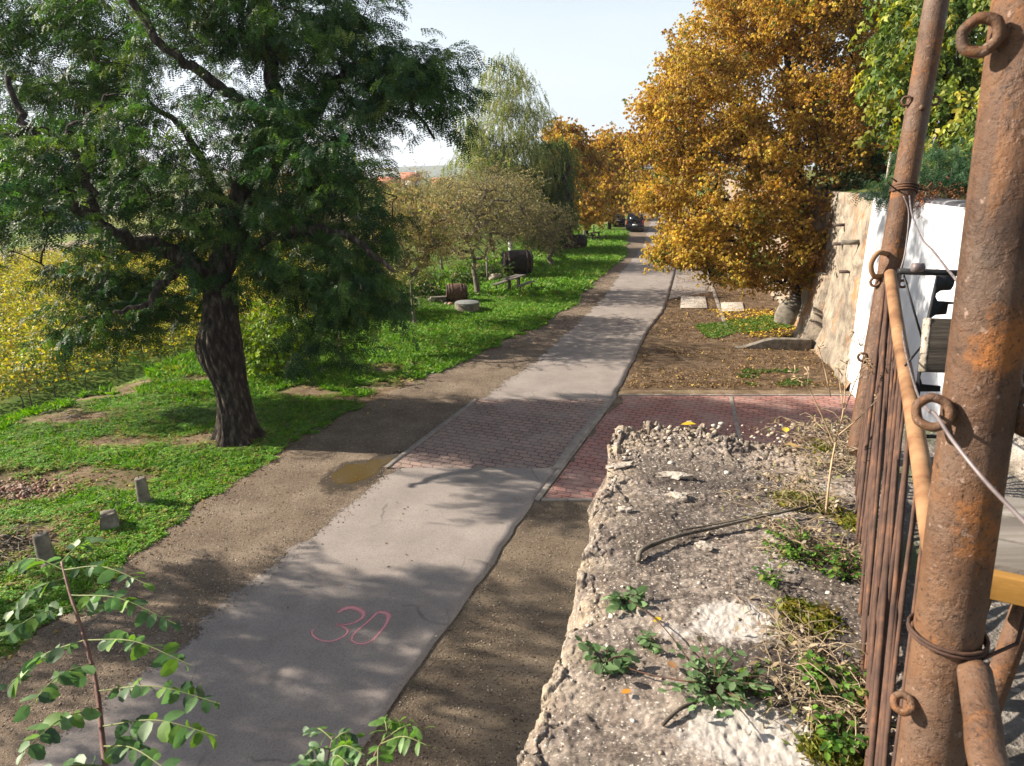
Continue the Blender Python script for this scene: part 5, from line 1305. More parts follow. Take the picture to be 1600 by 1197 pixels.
for k, (px, zc, wd_, dp, h, lab) in enumerate([(608, 235, 7, 7, 3.6, 'red roofed house nearest the locust crown'), (643, 262, 7, 7, 5.2, 'tall red roofed house in the middle of the far group'), (690, 250, 6.5, 7, 3.2, 'small red roofed house right of the tall one')]):
    x = (px - CX) * zc / FPX; y = zc / cP; z = float(TZ(x, y)); hs = thing('house', (x, y, z), lab, 'house', 'red roofed houses in the distance')
    MB().box((x, y, z + h / 2), (wd_, dp, h)).build('wall', PLAS, hs)
    rf = MB().prism([(x - wd_ / 2 - .4, y - dp / 2 - .5, z + h - .1), (x - wd_ / 2 - .4, y, z + h + 3.0), (x - wd_ / 2 - .4, y + dp / 2 + .5, z + h - .1)], (wd_ + .8, 0, 0)).build('roof', ROOF, hs)
    MB().box((x + 2, y - .8, z + h + 2.9), (.7, .7, 1.4)).build('chimney', PLAS, rf)
    for q_ in (-.28, .05, .3): MB().box((x + wd_ * q_, y - dp / 2 - .03, z + h * .55), (1.1, .08, 1.3)).build('window', BLACK, hs)

# ------------------------------------------------------------------ things on the grass bank
def gz(px, py):
    g = G(px, py)
    for _ in range(8): g = G(px, py, float(TZ(g[0], g[1])))
    return g
def bollard(px, py, h, r, lean, label, hook):
    g = gz(px, py); root = thing('bollard', g - np.array([0, 0, .02]), label, 'bollard')
    ax = np.array([lean[0], lean[1], 1.0]); R = np.array(rotm('y', lean[0])) @ np.array(rotm('x', -lean[1]))
    n = 22; prof = np.array([[r * 1.16, -.05], [r * 1.12, .02], [r * 1.02, h * .5], [r * .93, h - .02], [r * .88, h], [0, h + .006]])
    mb = MB(); mb.lathe(np.vstack([[(np.interp(q, np.linspace(0, 1, 6), prof[:, 0])), np.interp(q, np.linspace(0, 1, 6), prof[:, 1])] for q in np.linspace(0, 1, 16)]), n, g, R=R)
    mb.v[-1] = mb.v[-1] + (fbm(mb.v[-1][:, 0:1] * 18, mb.v[-1][:, 1:2] * 18, mb.v[-1][:, 2:3] * 18, 3, 4) - .5) * .014
    mb.build('pole', CONC, root, smooth=True)
    fb = MB(); an = np.linspace(0, 2 * math.pi, 25); rr_ = np.array([0, .6, .9, 1.0, 1.05])[:, None] * r * 1.9 * (1 + .25 * np.cos(an * 2 + 1) + .12 * np.cos(5 * an)); hh_ = np.array([.05, .05, .035, .015, -.03])[:, None] + 0 * an
    fb.grid(np.stack([g[0] + rr_ * np.cos(an), g[1] + rr_ * np.sin(an), g[2] + hh_], -1)).build('footing', CONC, root, smooth=True)
    if hook:
        t0 = g + R @ np.array([0, 0, h]); MB().tube(catmull([t0 + [-.03, 0, -.02], t0 + [-.02, 0, .05], t0 + [.03, 0, .06], t0 + [.05, 0, .03]], 5), .007, 6).build('hook', RUSTD, root, smooth=True)
bollard(226, 785, .50, .105, (-.03, .03), 'round concrete bollard with an iron hook, nearest the big locust trunk', True)
bollard(74, 877, .50, .115, (-.03, .0), 'round grey concrete bollard nearest the viewer on bare twiggy soil', True)
g = gz(172, 822); root = thing('concrete_block', g, 'broken square concrete block with notched top between the round bollards', 'concrete block')
w0_, w1_, h_ = .155, .11, .27; rz = .5
ol = lambda w_, z_: [np.array([math.cos(rz + q) * w_ * 1.414, math.sin(rz + q) * w_ * 1.414, z_]) for q in (math.pi / 4, 3 * math.pi / 4, 5 * math.pi / 4, 7 * math.pi / 4)]
N_ = 14; a_ = np.linspace(0, 1, N_)
def side(i, lev): b0 = ol(w0_, 0); t0 = ol(w1_, h_); return b0[i] * (1 - lev) + t0[i] * lev
V = []
for lev in np.linspace(-.15, 1, 10):
    rowp = []
    for i in range(4):
        for q in np.linspace(0, 1, 8, endpoint=False): rowp.append(side(i, lev) * (1 - q) + side((i + 1) % 4, lev) * q)
    rowp.append(rowp[0]); V.append(rowp)
V = np.array(V); ang_ = np.arctan2(V[-1, :, 1], V[-1, :, 0]); V[-1, :, 2] -= .06 * np.exp(-((ang_ + 2.2) / .35) ** 2) + .03 * np.exp(-((ang_ - .8) / .5) ** 2)
capc = V[-1].mean(0) - [0, 0, .03]; V = np.concatenate([V, (V[-1] * .5 + capc * .5)[None], np.repeat(capc[None, None], V.shape[1], 1)], 0)
MB().grid(V + g).build('block', CONC, root)

def barrel(g, L, R_, yaw, mat, label, hoops=5, name='barrel', belly=1.2, pitch=0.0):
    Rm = np.array(rotm('z', yaw)) @ np.array(rotm('y', math.pi / 2 + pitch)); c = np.asarray(g) + np.array([0, 0, R_ * .97])
    root = thing(name, g, label, 'barrel')
    q = np.linspace(-1, 1, 17); rad = R_ * (1 - (1 - 1 / belly) * q ** 2); n = 40
    prof = [[0, -L / 2 + .05], [rad[0] - .035, -L / 2 + .05], [rad[0] - .03, -L / 2]] + [[r_, L / 2 * z_] for r_, z_ in zip(rad, q)] + [[rad[-1] - .03, L / 2], [rad[-1] - .035, L / 2 - .05], [0, L / 2 - .05]]
    mb = MB().lathe(prof, n, c, R=Rm); mb.build('staves', mat, root, smooth=False)
    ring = MB()
    for z_ in ([-.92, -.7, -.42, .42, .7, .92] if hoops == 6 else [-.9, -.62, .62, .9]):
        r_ = R_ * (1 - (1 - 1 / belly) * z_ ** 2); r2 = R_ * (1 - (1 - 1 / belly) * (abs(z_) - .07) ** 2)
        ra, rb_ = (r_, r2) if z_ > 0 else (r2, r_)
        MB().lathe([[ra if z_ < 0 else rb_, z_ * L / 2 - L * .028], [(ra if z_ < 0 else rb_) + .012, z_ * L / 2 - L * .028], [(rb_ if z_ < 0 else ra) + .012, z_ * L / 2 + L * .028], [(rb_ if z_ < 0 else ra), z_ * L / 2 + L * .028]], n, c, R=Rm).build('hoop', HOOP, root, smooth=False)
    return root
gb = gz(714, 472)
barrel(gb, 1.02, .46, .12, BRWOOD, 'brown wooden barrel with rusty hoops lying near the concrete well', 6)
gb2 = gz(808, 436)
barrel(gb2 + np.array([.0, .4, .25]), 1.75, .72, .15, BLKWOOD, 'big blackened barrel lying behind the picnic table', 4, belly=1.14)
gb3 = gz(901, 391)
barrel(gb3 + np.array([.1, .2, .15]), 1.25, .55, .35, BLKWOOD, 'blackened barrel lying beside the thick dark birch trunk', 4, belly=1.14)
cr = thing('barrel_cradle', gb2, 'low timber cradle under the big blackened barrel', 'cradle')
for dx in (-.5, .5): MB().box(gb2 + [dx, .4, .12], (.14, 1.0, .26)).build('beam', DARKWOOD, cr, bevel=.01)
# concrete well
gw = gz(730, 486); root = thing('concrete_well', gw, 'round concrete well ring with a dark lid in the grass', 'well')
MB().lathe([[.56, -.1], [.56, .36], [.545, .385], [.3, .385]], 36, gw, R=None).build('ring', CONC, root, smooth=False)
MB().lathe([[0, .38], [.0, .425], [.54, .42], [.555, .41], [.555, .388], [0, .388]][1:5] + [[.3, .388]], 36, gw).build('lid', nmat('mossy_lid', [(.3, (.12, .13, .12)), (.7, (.22, .23, .22))], 8, 6, .9, 40, .3), root)
# timber and stones beside the barrel
gp_ = gz(692, 474); root = thing('timber_stack', gp_, 'short stack of weathered planks beside the brown barrel', 'timber')
for k, (dx, dz_, yw, L_) in enumerate([(-.1, .30, .3, 1.0), (-.15, .20, .25, 1.1), (.0, .10, .35, .9), (.25, .06, .9, .8)]):
    MB().box(gp_ + [dx, .05 * k, dz_], (L_, .26, .07), rotm('z', yw)).build('plank', OLDWOOD, root, bevel=.008)
for k, (dx, dy) in enumerate(((-.3, 0), (.25, .1))): MB().box(gp_ + [dx, dy, .02], (.2, .25, .12)).build('support', CONC, root)
boulder(704, 478, .13, 12, 'small reddish stone in front of the brown barrel', mat=nmat('red_stone', [(.3, (.25, .13, .09)), (.7, (.42, .25, .18))], 9, 5, .9), z0=0)
boulder(697, 477, .10, 13, 'small white stone below the planks by the brown barrel', z0=0)
boulder(772, 440, .32, 14, 'white broken stone left of the picnic table', z0=-.02)
boulder(783, 436, .26, 15, 'grey broken stone between the picnic table and the black barrel', z0=-.02, mat=CONC)
# stakes
for k, (px, py, px2, py2, r_, lab) in enumerate(((762, 444, 760, 400, .05, 'thin weathered stake behind the grey fruit tree trunk'), (682, 466, 668, 430, .035, 'leaning dark stick behind the brown barrel'), (912, 382, 912, 360, .06, 'pale post left of the far picnic bench'), (928, 372, 928, 352, .06, 'pale post behind the far picnic bench'))):
    g = gz(px, py); zc = proj(g)[2]; MB_ = MB().tube([g - [0, 0, .1], (g + P(px2, py2, zc)) / 2, P(px2, py2, zc)], r_, 8)
    tag(MB_.build('stake', OLDWOOD if k != 1 else DARKWOOD, smooth=True), lab, 'stake')
# picnic tables
def picnic(g, yaw, label, mat):
    R = np.array(rotm('z', yaw)); root = thing('picnic_table', g, label, 'picnic table')
    pt = lambda v_: g + R @ np.array(v_, float)
    MB().box(pt((0, -.14, .74)), (1.9, .26, .05), R).box(pt((0, .14, .74)), (1.9, .26, .05), R).build('tabletop', mat, root, bevel=.006)
    for sy in (-1, 1):
        bn = MB().box(pt((0, sy * .68, .44)), (1.9, .26, .05), R).build('bench', mat, root, bevel=.006)
        for sx in (-.75, .75): MB().tube([pt((sx, sy * .68, .42)), pt((sx, sy * .68, -.05))], .035, 8).build('leg', BLKWOOD, bn)
    for sx in (-.6, .6):
        MB().box(pt((sx, 0, .34)), (.09, .16, .76), R).build('leg', BLKWOOD, root, bevel=.006)
    return root
picnic(gz(803, 455), 1.15, 'dark wooden picnic table with two benches before the big black barrel', OLDWOOD)
tag(MB().prism([G(772, 468, .03), G(840, 450, .03), G(850, 443, .03), G(790, 448, .03)], (0, 0, -.05)).build('bare_patch', DIRT_L), kind='structure')
picnic(gz(930, 376), .9, 'small brown picnic table under the far orange chestnut', BRWOOD)

# parked cars at the far end
def car(g, yaw, L, W_c, H_, label, van):
    R = np.array(rotm('z', yaw)); root = thing('parked_car', g, label, 'car'); pt = lambda v_: g + np.asarray(v_, float) @ R.T
    PAINT, t, b = newmat('dark_paint'); b.inputs['Base Color'].default_value = (.008, .009, .014, 1); b.inputs['Roughness'].default_value = .25; b.inputs['Coat Weight'].default_value = .6
    GL, t, b = newmat('dark_glass'); b.inputs['Base Color'].default_value = (.01, .012, .016, 1); b.inputs['Roughness'].default_value = .06
    if van: prof = [(-.5, .28), (-.5, .62), (-.485, .97), (-.465, 1.12), (-.43, H_ - .12), (-.38, H_), (.12, H_), (.22, H_ - .06), (.36, 1.12), (.47, .98), (.5, .7), (.5, .28)]
    else: prof = [(-.5, .28), (-.5, .8), (-.47, .95), (-.40, 1.0), (-.28, H_ - .04), (-.2, H_), (.1, H_), (.2, H_ - .08), (.30, .98), (.46, .86), (.5, .65), (.5, .28)]
    prof = np.array([[p[0] * L, p[1]] for p in prof]); ys_ = np.array([-1, -.94, -.6, 0, .6, .94, 1]) * W_c / 2
    V = np.array([[[p[0] + (.05 * (1 - (yy / W_c * 2) ** 2) * (-1 if p[0] < 0 else 1)), yy * (1 - .16 * max(0, (p[1] - 1.0) / (H_ - 1.0))), p[1] - (.05 if abs(yy) > W_c * .48 and p[1] > H_ - .1 else 0)] for p in prof] for yy in ys_])
    bd = MB().grid(pt(V)); 
    for s_, row in ((0, V[0]), (1, V[-1])):
        bd.add(pt(row), [list(range(len(row)))[::(-1 if s_ == 0 else 1)]])
    bd.build('body', PAINT, root, bevel=.03)
    rx = -L / 2 - .055
    MB().hexa([pt(v_) for v_ in ((rx + .02, -.62, 1.03), (rx + .06, -.62, 1.03), (rx + .06, .62, 1.03), (rx + .02, .62, 1.03), (rx + .13, -.56, H_ - .2), (rx + .2, -.56, H_ - .2), (rx + .2, .56, H_ - .2), (rx + .13, .56, H_ - .2))]).build('rear_window', GL, root)
    RED, t, b = newmat('tail_lamp'); b.inputs['Base Color'].default_value = (.4, .03, .02, 1); b.inputs['Roughness'].default_value = .2
    WHT, t, b = newmat('plate_white'); b.inputs['Base Color'].default_value = (.8, .8, .8, 1)
    for sy in (-1, 1): MB().box(pt((rx + .06, sy * W_c * .44, 1.0)), (.09, .13, .5 if van else .2), R).build('tail_light', RED, root, bevel=.01)
    MB().box(pt((rx - .005, 0, .78)), (.03, .52, .12), R).build('number_plate', WHT, root)
    MB().lathe([[0, -.012], [.06, -.012], [.06, .012], [0, .012]], 16, pt((rx + .0, 0, .98)), R=R @ np.array(rotm('y', math.pi / 2))).build('badge', WIRE, root)
    MB().box(pt((rx + .04, 0, .5)), (.12, W_c * .97, .2), R).build('bumper', PAINT, root, bevel=.02)
    for sx in (-.31, .31):
        for sy in (-1, 1):
            wh = MB().lathe([[.18, -.1], [.31, -.1], [.33, -.06], [.33, .06], [.31, .1], [.18, .1]], 20, pt((sx * L, sy * (W_c / 2 - .08), .32)), R=R @ np.array(rotm('x', math.pi / 2))).build('wheel', BLACK, root)
            MB().lathe([[0, -.102], [.18, -.09], [.18, .09], [0, .102]], 16, pt((sx * L, sy * (W_c / 2 - .08), .32)), R=R @ np.array(rotm('x', math.pi / 2))).build('rim', WIRE, wh)
    for sy in (-1, 1): MB().box(pt((.12 * L, sy * (W_c / 2 + .1), 1.1)), (.1, .18, .14), R).build('mirror', PAINT, root, bevel=.02)
yw = math.pi / 2 - .18
gc = gz(993, 363) + np.array([.3, 2.2, 0]); car(gc, yw, 4.6, 1.85, 1.85, 'black van parked at the verge under the far orange trees, seen from behind', True)
gc = gz(969, 356) + np.array([.0, 3.2, 0]); car(gc, yw + .1, 4.3, 1.75, 1.45, 'dark low car parked on the grass left of the black van', False)

# brick rubble and brushwood on the bank
rb = MB()
for sd in range(3):
    T, F = stone_tpl(sd + 50, .7); n = 120
    g = gz(30, 768); x = g[0] + rng.normal(0, .45, n); y = g[1] + rng.normal(0, .28, n); z = TZ(x, y) + .10 * np.exp(-(((x - g[0]) / .6) ** 2 + ((y - g[1]) / .35) ** 2)) * rng.random(n)
    R = np.einsum('nij,njk->nik', rotm('z', rng.random(n) * 6.3), rotm('x', rng.normal(0, .6, n)))
    rb.scatter(T, F, np.stack([x, y, z], -1), R, rng.uniform(.02, .06, n), np.array([[.34, .2, .16], [.42, .33, .27], [.25, .16, .12]])[rng.integers(0, 3, n)])
o = rb.build('brick_rubble', CHIP); tag(o, 'heap of pinkish broken brick rubble in the grass at the left edge', 'rubble', kind='stuff')
tb = MB()
for k in range(130):
    cx_, cy_ = (25, 850) if k < 90 else (130, 650)
    g = gz(cx_ + rng.normal(0, 28), cy_ + rng.normal(0, 20 if k < 90 else 7)); a_ = rng.uniform(0, 6.3) if k < 90 else rng.normal(.3, .3); L_ = rng.uniform(.15, .6); d = np.array([math.cos(a_), math.sin(a_), 0]) * L_ / 2
    z_ = rng.uniform(.01, .05); tb.tube([g - d + [0, 0, z_], g + [0, 0, z_ + rng.uniform(0, .04)], g + d + [0, 0, z_]], rng.uniform(.004, .012), 4)
o = tb.build('brushwood', BARK_GREY); tag(o, 'scattered dead twigs on the bare patches of the bank', 'brushwood', kind='stuff')

# ------------------------------------------------------------------ ground cover, grass, stones, fallen leaves
def rosette(seed, n=7, L=.03, W_r=.024, up=.5):
    r = random.Random(seed); return merge([(place(diamond(L * r.uniform(.7, 1.2), W_r, .6, .1), rotm('z', r.uniform(0, 6.3)) @ rotm('y', -r.uniform(.0, up)), (r.uniform(-.025, .025), r.uniform(-.025, .025), r.uniform(.0, .02))), Q) for k in range(n)])
def tuft(seed, n=7, L=.09, W_t=.009):
    r = random.Random(seed); return merge([(place(np.array([[0, -W_t / 2, 0], [0, W_t / 2, 0], [L * .6, W_t * .35, .01], [L, 0, -.012]]) * r.uniform(.7, 1.2), rotm('z', r.uniform(0, 6.3)) @ rotm('y', -r.uniform(.5, 1.35)), (r.uniform(-.03, .03), r.uniform(-.03, .03), 0)), Q) for k in range(n)])
def spread(n, x0, x1, y0, y1):
    return rng.uniform(x0, x1, n), rng.uniform(y0, y1, n)
def yaws(n): return np.einsum('nij,njk->nik', rotm('z', rng.random(n) * 6.3), rotm('x', rng.normal(0, .15, n)))
GC = [((.115, .27, .028), 4), ((.16, .34, .035), 4), ((.065, .17, .02), 2), ((.25, .36, .05), 2), ((.20, .18, .05), .6)]
GDRY = [((.30, .25, .07), 3), ((.22, .16, .06), 3), ((.26, .27, .06), 2)]
gcv = MB(); ntot = 0
for k in range(4):
    T, F = rosette(k, 7)
    for (n, y0, y1, x0, x1, sc_) in ((30000, 7.5, 19, -15.5, 0, 1.0), (15000, 19, 34, -13, 3.5, 1.7)):
        x, y = spread(n, x0, x1, y0, y1); bq_ = bare(x, y) + (fbm(x * 3, y * 3, 0, 3, 9) - .5) * 1.0 + (rng.random(n) - .5) * .25
        gd = grass_e(y) - x + (fbm(x * 2, y * 2, 0, 3, 19) - .5) * .9; cd = crest(y) - x
        pxx, pyy, _ = proj(np.stack([x, y, 0 * x], -1))
        ok = (bq_ < .5) & (gd > 0) & (cd < 7.2) & (pxx > -60) & (np.hypot(x - TRUNK[0], y - TRUNK[1]) > .62)
        bq_ = bq_[ok]; x, y = x[ok], y[ok]; n_ = len(x); hgt = .05 * sstep((fbm(x * 1.1, y * 1.1, 0, 3, 33) - .4) / .2) * rng.random(n_)
        lush = fbm(x * .45, y * .7, 0, 3, 8)[:, None]
        gcv.scatter(T, F, np.stack([x, y, TZ(x, y) + .004 + hgt], -1), yaws(n_), rng.uniform(.7, 1.4, n_) * sc_, np.where((rng.random((n_, 1)) < sstep((bq_ + .02) / .55)[:, None] * .7), palette(n_, GDRY, rng), palette(n_, GC, rng)) * (.75 + .6 * lush)); ntot += n_
o = gcv.build('ground_cover', GRASS); tag(o, 'low leafy green weeds covering the near bank', 'ground cover', kind='stuff')
gr = MB()
for k in range(4):
    T, F = tuft(k, 8, .11, .011)
    for (n, y0, y1, x0, x1, sc_) in ((14000, 18, 34, -12, 5, 1.3), (12000, 34, 75, -9, 15, 2.4), (5000, 8, 19, -16, 0, .9)):
        x, y = spread(n, x0, x1, y0, y1); gd = grass_e(y) - x + (fbm(x * 2, y * 2, 0, 3, 19) - .5) * .9; cd = crest(y) - x
        ok = (bare(x, y) < .4) & (gd > 0) & (cd < 9) & (np.hypot(x - TRUNK[0], y - TRUNK[1]) > .8)
        x, y, cd = x[ok], y[ok], cd[ok]; n_ = len(x); tall = 1 + 1.6 * sstep(cd / 2)
        gr.scatter(T, F, np.stack([x, y, TZ(x, y) - .01], -1), yaws(n_), rng.uniform(.6, 1.3, n_) * sc_ * tall, palette(n_, [((.10, .23, .02), 4), ((.14, .29, .025), 4), ((.06, .15, .015), 2), ((.25, .27, .05), 1)], rng))
x, y = spread(9000, 5, 12.5, 22, 30); g_ = [G(1100, 523), G(1275, 500)]
ok = (np.abs(y - np.interp(x, [g_[0][0], g_[1][0]], [g_[0][1], g_[1][1]]) - .5) < 1.2 * (.4 + fbm(x * 2, y * 2, 0, 3, 4))) & (x > g_[0][0]) & (x < g_[1][0] + .3)
x, y = x[ok], y[ok]; T, F = tuft(9, 9, .12, .012); gr.scatter(T, F, np.stack([x, y, 0 * x], -1), yaws(len(x)), rng.uniform(.8, 1.4, len(x)), palette(len(x), [((.06, .15, .015), 3), ((.10, .18, .02), 3), ((.2, .19, .04), 1)], rng))
x, y = spread(1500, 7.0, 9.6, 18.9, 20.6); ok = fbm(x * 1.6, y * 1.6, 0, 3, 14) > .52; x, y = x[ok], y[ok]; gr.scatter(T, F, np.stack([x, y, 0 * x], -1), yaws(len(x)), rng.uniform(.5, 1.1, len(x)), palette(len(x), [((.05, .11, .015), 3), ((.09, .13, .02), 2)], rng))
o = gr.build('grass', GRASS); tag(o, 'green grass tufts on the bank and beside the concrete beam', 'grass', kind='stuff')

# gravel
gv = MB()
for sd in range(3):
    T, F = stone_tpl(sd + 10, .6)
    for (n, y0, y1, fl_a, fr_a, s0, s1) in ((5200, 6, 24, grass_e, road_l, .006, .022), (2600, 6, 22, lambda y: road_l(y) - .25, lambda y: road_l(y) + .35, .005, .018), (3000, 24, 48, grass_e, road_l, .012, .032), (3600, 5, 12.6, road_r, lambda y: road_r(y) + 4, .005, .020), (2600, 19, 34, road_r, lambda y: road_r(y) + 7, .008, .026), (260, 6, 30, road_l, road_r, .004, .012)):
        y = rng.uniform(y0, y1, n); q = rng.random(n); x = fl_a(y) * (1 - q) + fr_a(y) * q + rng.normal(0, .08, n)
        onr = (x > road_l(y) + .1) & (x < road_r(y)); z = np.where(onr, .034, .012)
        gv.scatter(T, F, np.stack([x, y, z], -1), np.einsum('nij,njk->nik', rotm('z', rng.random(n) * 6.3), rotm('x', rng.normal(0, .4, n))), s0 + (s1 - s0) * rng.random(n) ** 3, np.array([[.27, .21, .155], [.20, .15, .11], [.38, .32, .25], [.12, .09, .07]])[rng.integers(0, 4, n)])
o = gv.build('gravel', CHIP); tag(o, 'loose pebbles strewn over the verges', 'gravel', kind='stuff')

# fallen leaves
lf_ = MB(); LT = [merge([(diamond(.11, .07, .5, .35), Q)]), merge([(diamond(.09, .085, .45, -.3), Q)]), palmate_tpl(77, 1, .12, .045, 5)]
LPAL = [((.24, .145, .06), 4), ((.16, .09, .04), 5), ((.36, .25, .09), 2), ((.10, .06, .035), 4), ((.5, .38, .10), .7)]
for k, (T, F) in enumerate(LT):
    for (n, reg) in ((9000, 'right'), (1500, 'bank'), (2600, 'near'), (170, 'road')):
        if reg == 'right': y = 18.7 + 32 * rng.random(n) ** 1.4; x = road_r(y) + .2 + rng.random(n) * 9; s0 = .6
        elif reg == 'bank': y = rng.uniform(18, 60, n); x = grass_e(y) - rng.random(n) ** .7 * 8; s0 = .8
        elif reg == 'near': y = rng.uniform(7, 18, n); x = grass_e(y) + .5 - rng.random(n) * 8; s0 = .45
        else: y = rng.uniform(8, 50, n); x = road_l(y) + rng.random(n) * 3.4; s0 = .4
        if reg == 'right':
            ok = (x < np.interp(y, [18, 27, 60], [9.6, 11.8, 17])) & (fbm(x * .8, y * .8, 0, 4, 6) > .36); x, y = x[ok], y[ok]
        if reg == 'bank': ok = fbm(x * .5, y * .5, 0, 3, 23) > .45; x, y = x[ok], y[ok]
        n_ = len(x); z = np.where(x > road_l(y), .04, TZ(x, y) + .02) + rng.random(n_) * .02
        R = np.einsum('nij,njk,nkl->nil', rotm('z', rng.random(n_) * 6.3), rotm('x', rng.normal(0, .45, n_)), rotm('y', rng.normal(0, .35, n_)))
        lf_.scatter(T, F, np.stack([x, y, z], -1), R, s0 * rng.uniform(.6, 1.3, n_), palette(n_, LPAL, rng))
T, F = LT[0]; x = rng.uniform(9, 11.8, 1500); y = rng.uniform(25, 30.5, 1500); lf_.scatter(T, F, np.stack([x, y, .04 + .04 * rng.random(1500)], -1), np.einsum('nij,njk->nik', rotm('z', rng.random(1500) * 6.3), rotm('x', rng.normal(0, .4, 1500))), rng.uniform(.8, 1.3, 1500), palette(1500, [((.6, .42, .06), 4), ((.45, .28, .06), 2)], rng))
o = lf_.build('fallen_leaves', DRY); tag(o, 'dry brown and yellow leaves lying on the ground', 'fallen leaves', kind='stuff')

# ------------------------------------------------------------------ growth on the wall top
dw = MB(); dl = MB()
r = np.random.default_rng(31)
for k in range(2300):
    y = r.uniform(1.0, 2.85); w_ = fence_x(y) - wall_l(y); q = 1 - abs(r.normal(0, .16)) - .01
    x = wall_l(y) + w_ * q
    cl = fbm(x * 5, y * 3.2, 0, 3, 12)
    if cl < .49 or q < .45: continue
    if y > 2.3 and r.random() < .55: continue
    z = zat(np.array([x]), np.array([y]))[0][0]
    a_, L_ = r.uniform(0, 6.3), r.uniform(.03, .13); up = r.uniform(.0, .9); d = np.array([math.cos(a_), math.sin(a_), 0])
    p = np.array([x, y, z]); pts = [p, p + d * L_ * .4 + [0, 0, L_ * .45 * up], p + d * L_ * .8 + [0, 0, L_ * .5 * up], p + d * L_ * 1.05 + [0, 0, L_ * .3 * up]]
    dw.tube(pts, [.0013, .0012, .001, .0006], 3, cap=False)
    nl = r.integers(1, 4)
    for j in range(nl):
        pp = pts[r.integers(1, 4)]; dl.scatter(diamond(.022, .010, .5, .4), Q, pp[None], (rotm('z', np.array([r.uniform(0, 6.3)])) @ rotm('y', np.array([r.uniform(-1, 1)]))), r.uniform(.5, 1.3), palette(1, [((.34, .26, .17), 4), ((.24, .18, .11), 3), ((.45, .38, .28), 2), ((.20, .20, .07), 2), ((.13, .17, .04), 1)], r))
o = dw.build('dry_weeds', nmat('dry_stalk', [(.3, (.22, .16, .10)), (.7, (.42, .33, .22))], 20, 3, .9, bstr=0)); tag(o, 'tangle of dry brown weed stalks along the foot of the rusty fence', 'dry weeds', kind='stuff')
o = dl.build('weed_leaves', DRY); tag(o, 'withered small leaves caught in the dry weeds by the fence', 'dry leaves', kind='stuff')
# moss cushions
mb_ = MB()
for px, py, n, sg in ((1236, 782, 130, .022), (1280, 790, 110, .022), (1268, 965, 130, .022), (1245, 955, 70, .02), (1290, 700, 60, .025), (1300, 1180, 110, .025), (1340, 820, 90, .025)):
    g = G(px, py, WT); x = g[0] + r.normal(0, sg, n); y = g[1] + r.normal(0, sg * 1.2, n); z = zat(x, y)[0]
    T, F = tuft(3, 7, .009, .0022); mb_.scatter(T, F, np.stack([x, y, z], -1), yaws(n), r.uniform(.6, 1.4, n), palette(n, [((.16, .17, .03), 3), ((.22, .19, .03), 3), ((.09, .12, .015), 2), ((.26, .2, .08), 1)], r))
o = mb_.build('moss', GRASS); tag(o, 'yellowish moss cushions on the wall top near the fence', 'moss', kind='stuff')

def small_plant(px, py, R_, n, label, pal, seed, hgt=.05, leaf=.024, lw=.015, nleaf=7, spread_=.8, cat='plant', stemcol=RUSTD, up=0.5):
    g = G(px, py, WT); g[2] = zat(np.array([g[0]]), np.array([g[1]]))[0][0]
    rr_ = np.random.default_rng(seed); root = thing('weed_plant', g, label, cat); st = MB(); lv = MB()
    for k in range(n):
        a_ = rr_.uniform(0, 6.3); L_ = R_ * rr_.uniform(.4, 1.1); d = np.array([math.cos(a_), math.sin(a_) * 1.0, 0]); h_ = hgt * rr_.uniform(.3, 1.2)
        pts = catmull([g, g + d * L_ * .4 + [0, 0, h_ * .7], g + d * L_ + [0, 0, h_]], 4); st.tube(pts, np.linspace(.0016, .0008, len(pts)), 4, cap=False)
        for j in range(nleaf):
            q = .25 + .75 * (j + rr_.random()) / nleaf; pp = pts[min(int(q * (len(pts) - 1)), len(pts) - 1)]
            Rl = rotm('z', np.array([a_ + rr_.uniform(-1.6, 1.6)])) @ rotm('y', np.array([rr_.uniform(-up, .5)])) @ rotm('x', np.array([rr_.uniform(-.5, .5)]))
            v6 = np.array([[0, 0, 0], [leaf * .35, lw / 2, -.001], [leaf * .75, lw * .42, -.002], [leaf, 0, -.004], [leaf * .75, -lw * .42, -.002], [leaf * .35, -lw / 2, -.001]])
            lv.scatter(v6, np.array([[0, 1, 2, 3], [0, 3, 4, 5]]), (pp + rr_.normal(0, .004, 3))[None], Rl, rr_.uniform(.7, 1.25), palette(1, pal, rr_))
    st.build('stem', stemcol, root, smooth=True); lv.build('leaves', LEAF, root); return root
PBG = [((.15, .24, .10), 4), ((.20, .30, .14), 3), ((.08, .15, .05), 2)]
PGR = [((.09, .20, .025), 4), ((.14, .26, .035), 3), ((.05, .12, .02), 2), ((.24, .24, .06), .8)]
small_plant(1115, 1085, .115, 26, 'bushy blue green weed casting a shadow in the middle of the wall top', PBG, 1, .07, .022, .013, 9)
small_plant(1165, 1080, .05, 10, 'small dark green tuft on the right side of the bushy weed', PGR, 2, .04, .018, .010)
small_plant(980, 940, .06, 9, 'pale green leaf rosette near the left wall edge, farther one', PBG, 3, .03, .030, .019)
small_plant(944, 1036, .065, 10, 'pale green leaf rosette near the left wall edge, nearer one', PBG, 4, .035, .030, .017)
small_plant(1018, 1005, .04, 6, 'tiny green weed between the rosettes and the white patch', PBG, 5, .02, .020, .012)
small_plant(1250, 870, .13, 34, 'lush green weed patch among dry stalks below the bent twig', PGR, 6, .06, .014, .009, 12)
small_plant(1320, 905, .09, 20, 'green weed hidden in dry stalks at the foot of the fence', PGR, 7, .06, .016, .008, 10)
small_plant(1300, 1075, .085, 26, 'bright green clover like weed beside the fence foot', PGR, 8, .05, .015, .012, 12)
small_plant(1310, 1160, .07, 22, 'bright green weed nearest the bottom of the wall by the fence', PGR, 9, .04, .014, .011, 12)
small_plant(1205, 915, .05, 9, 'sparse green weed sprig left of the lush patch', PGR, 10, .05, .018, .008)
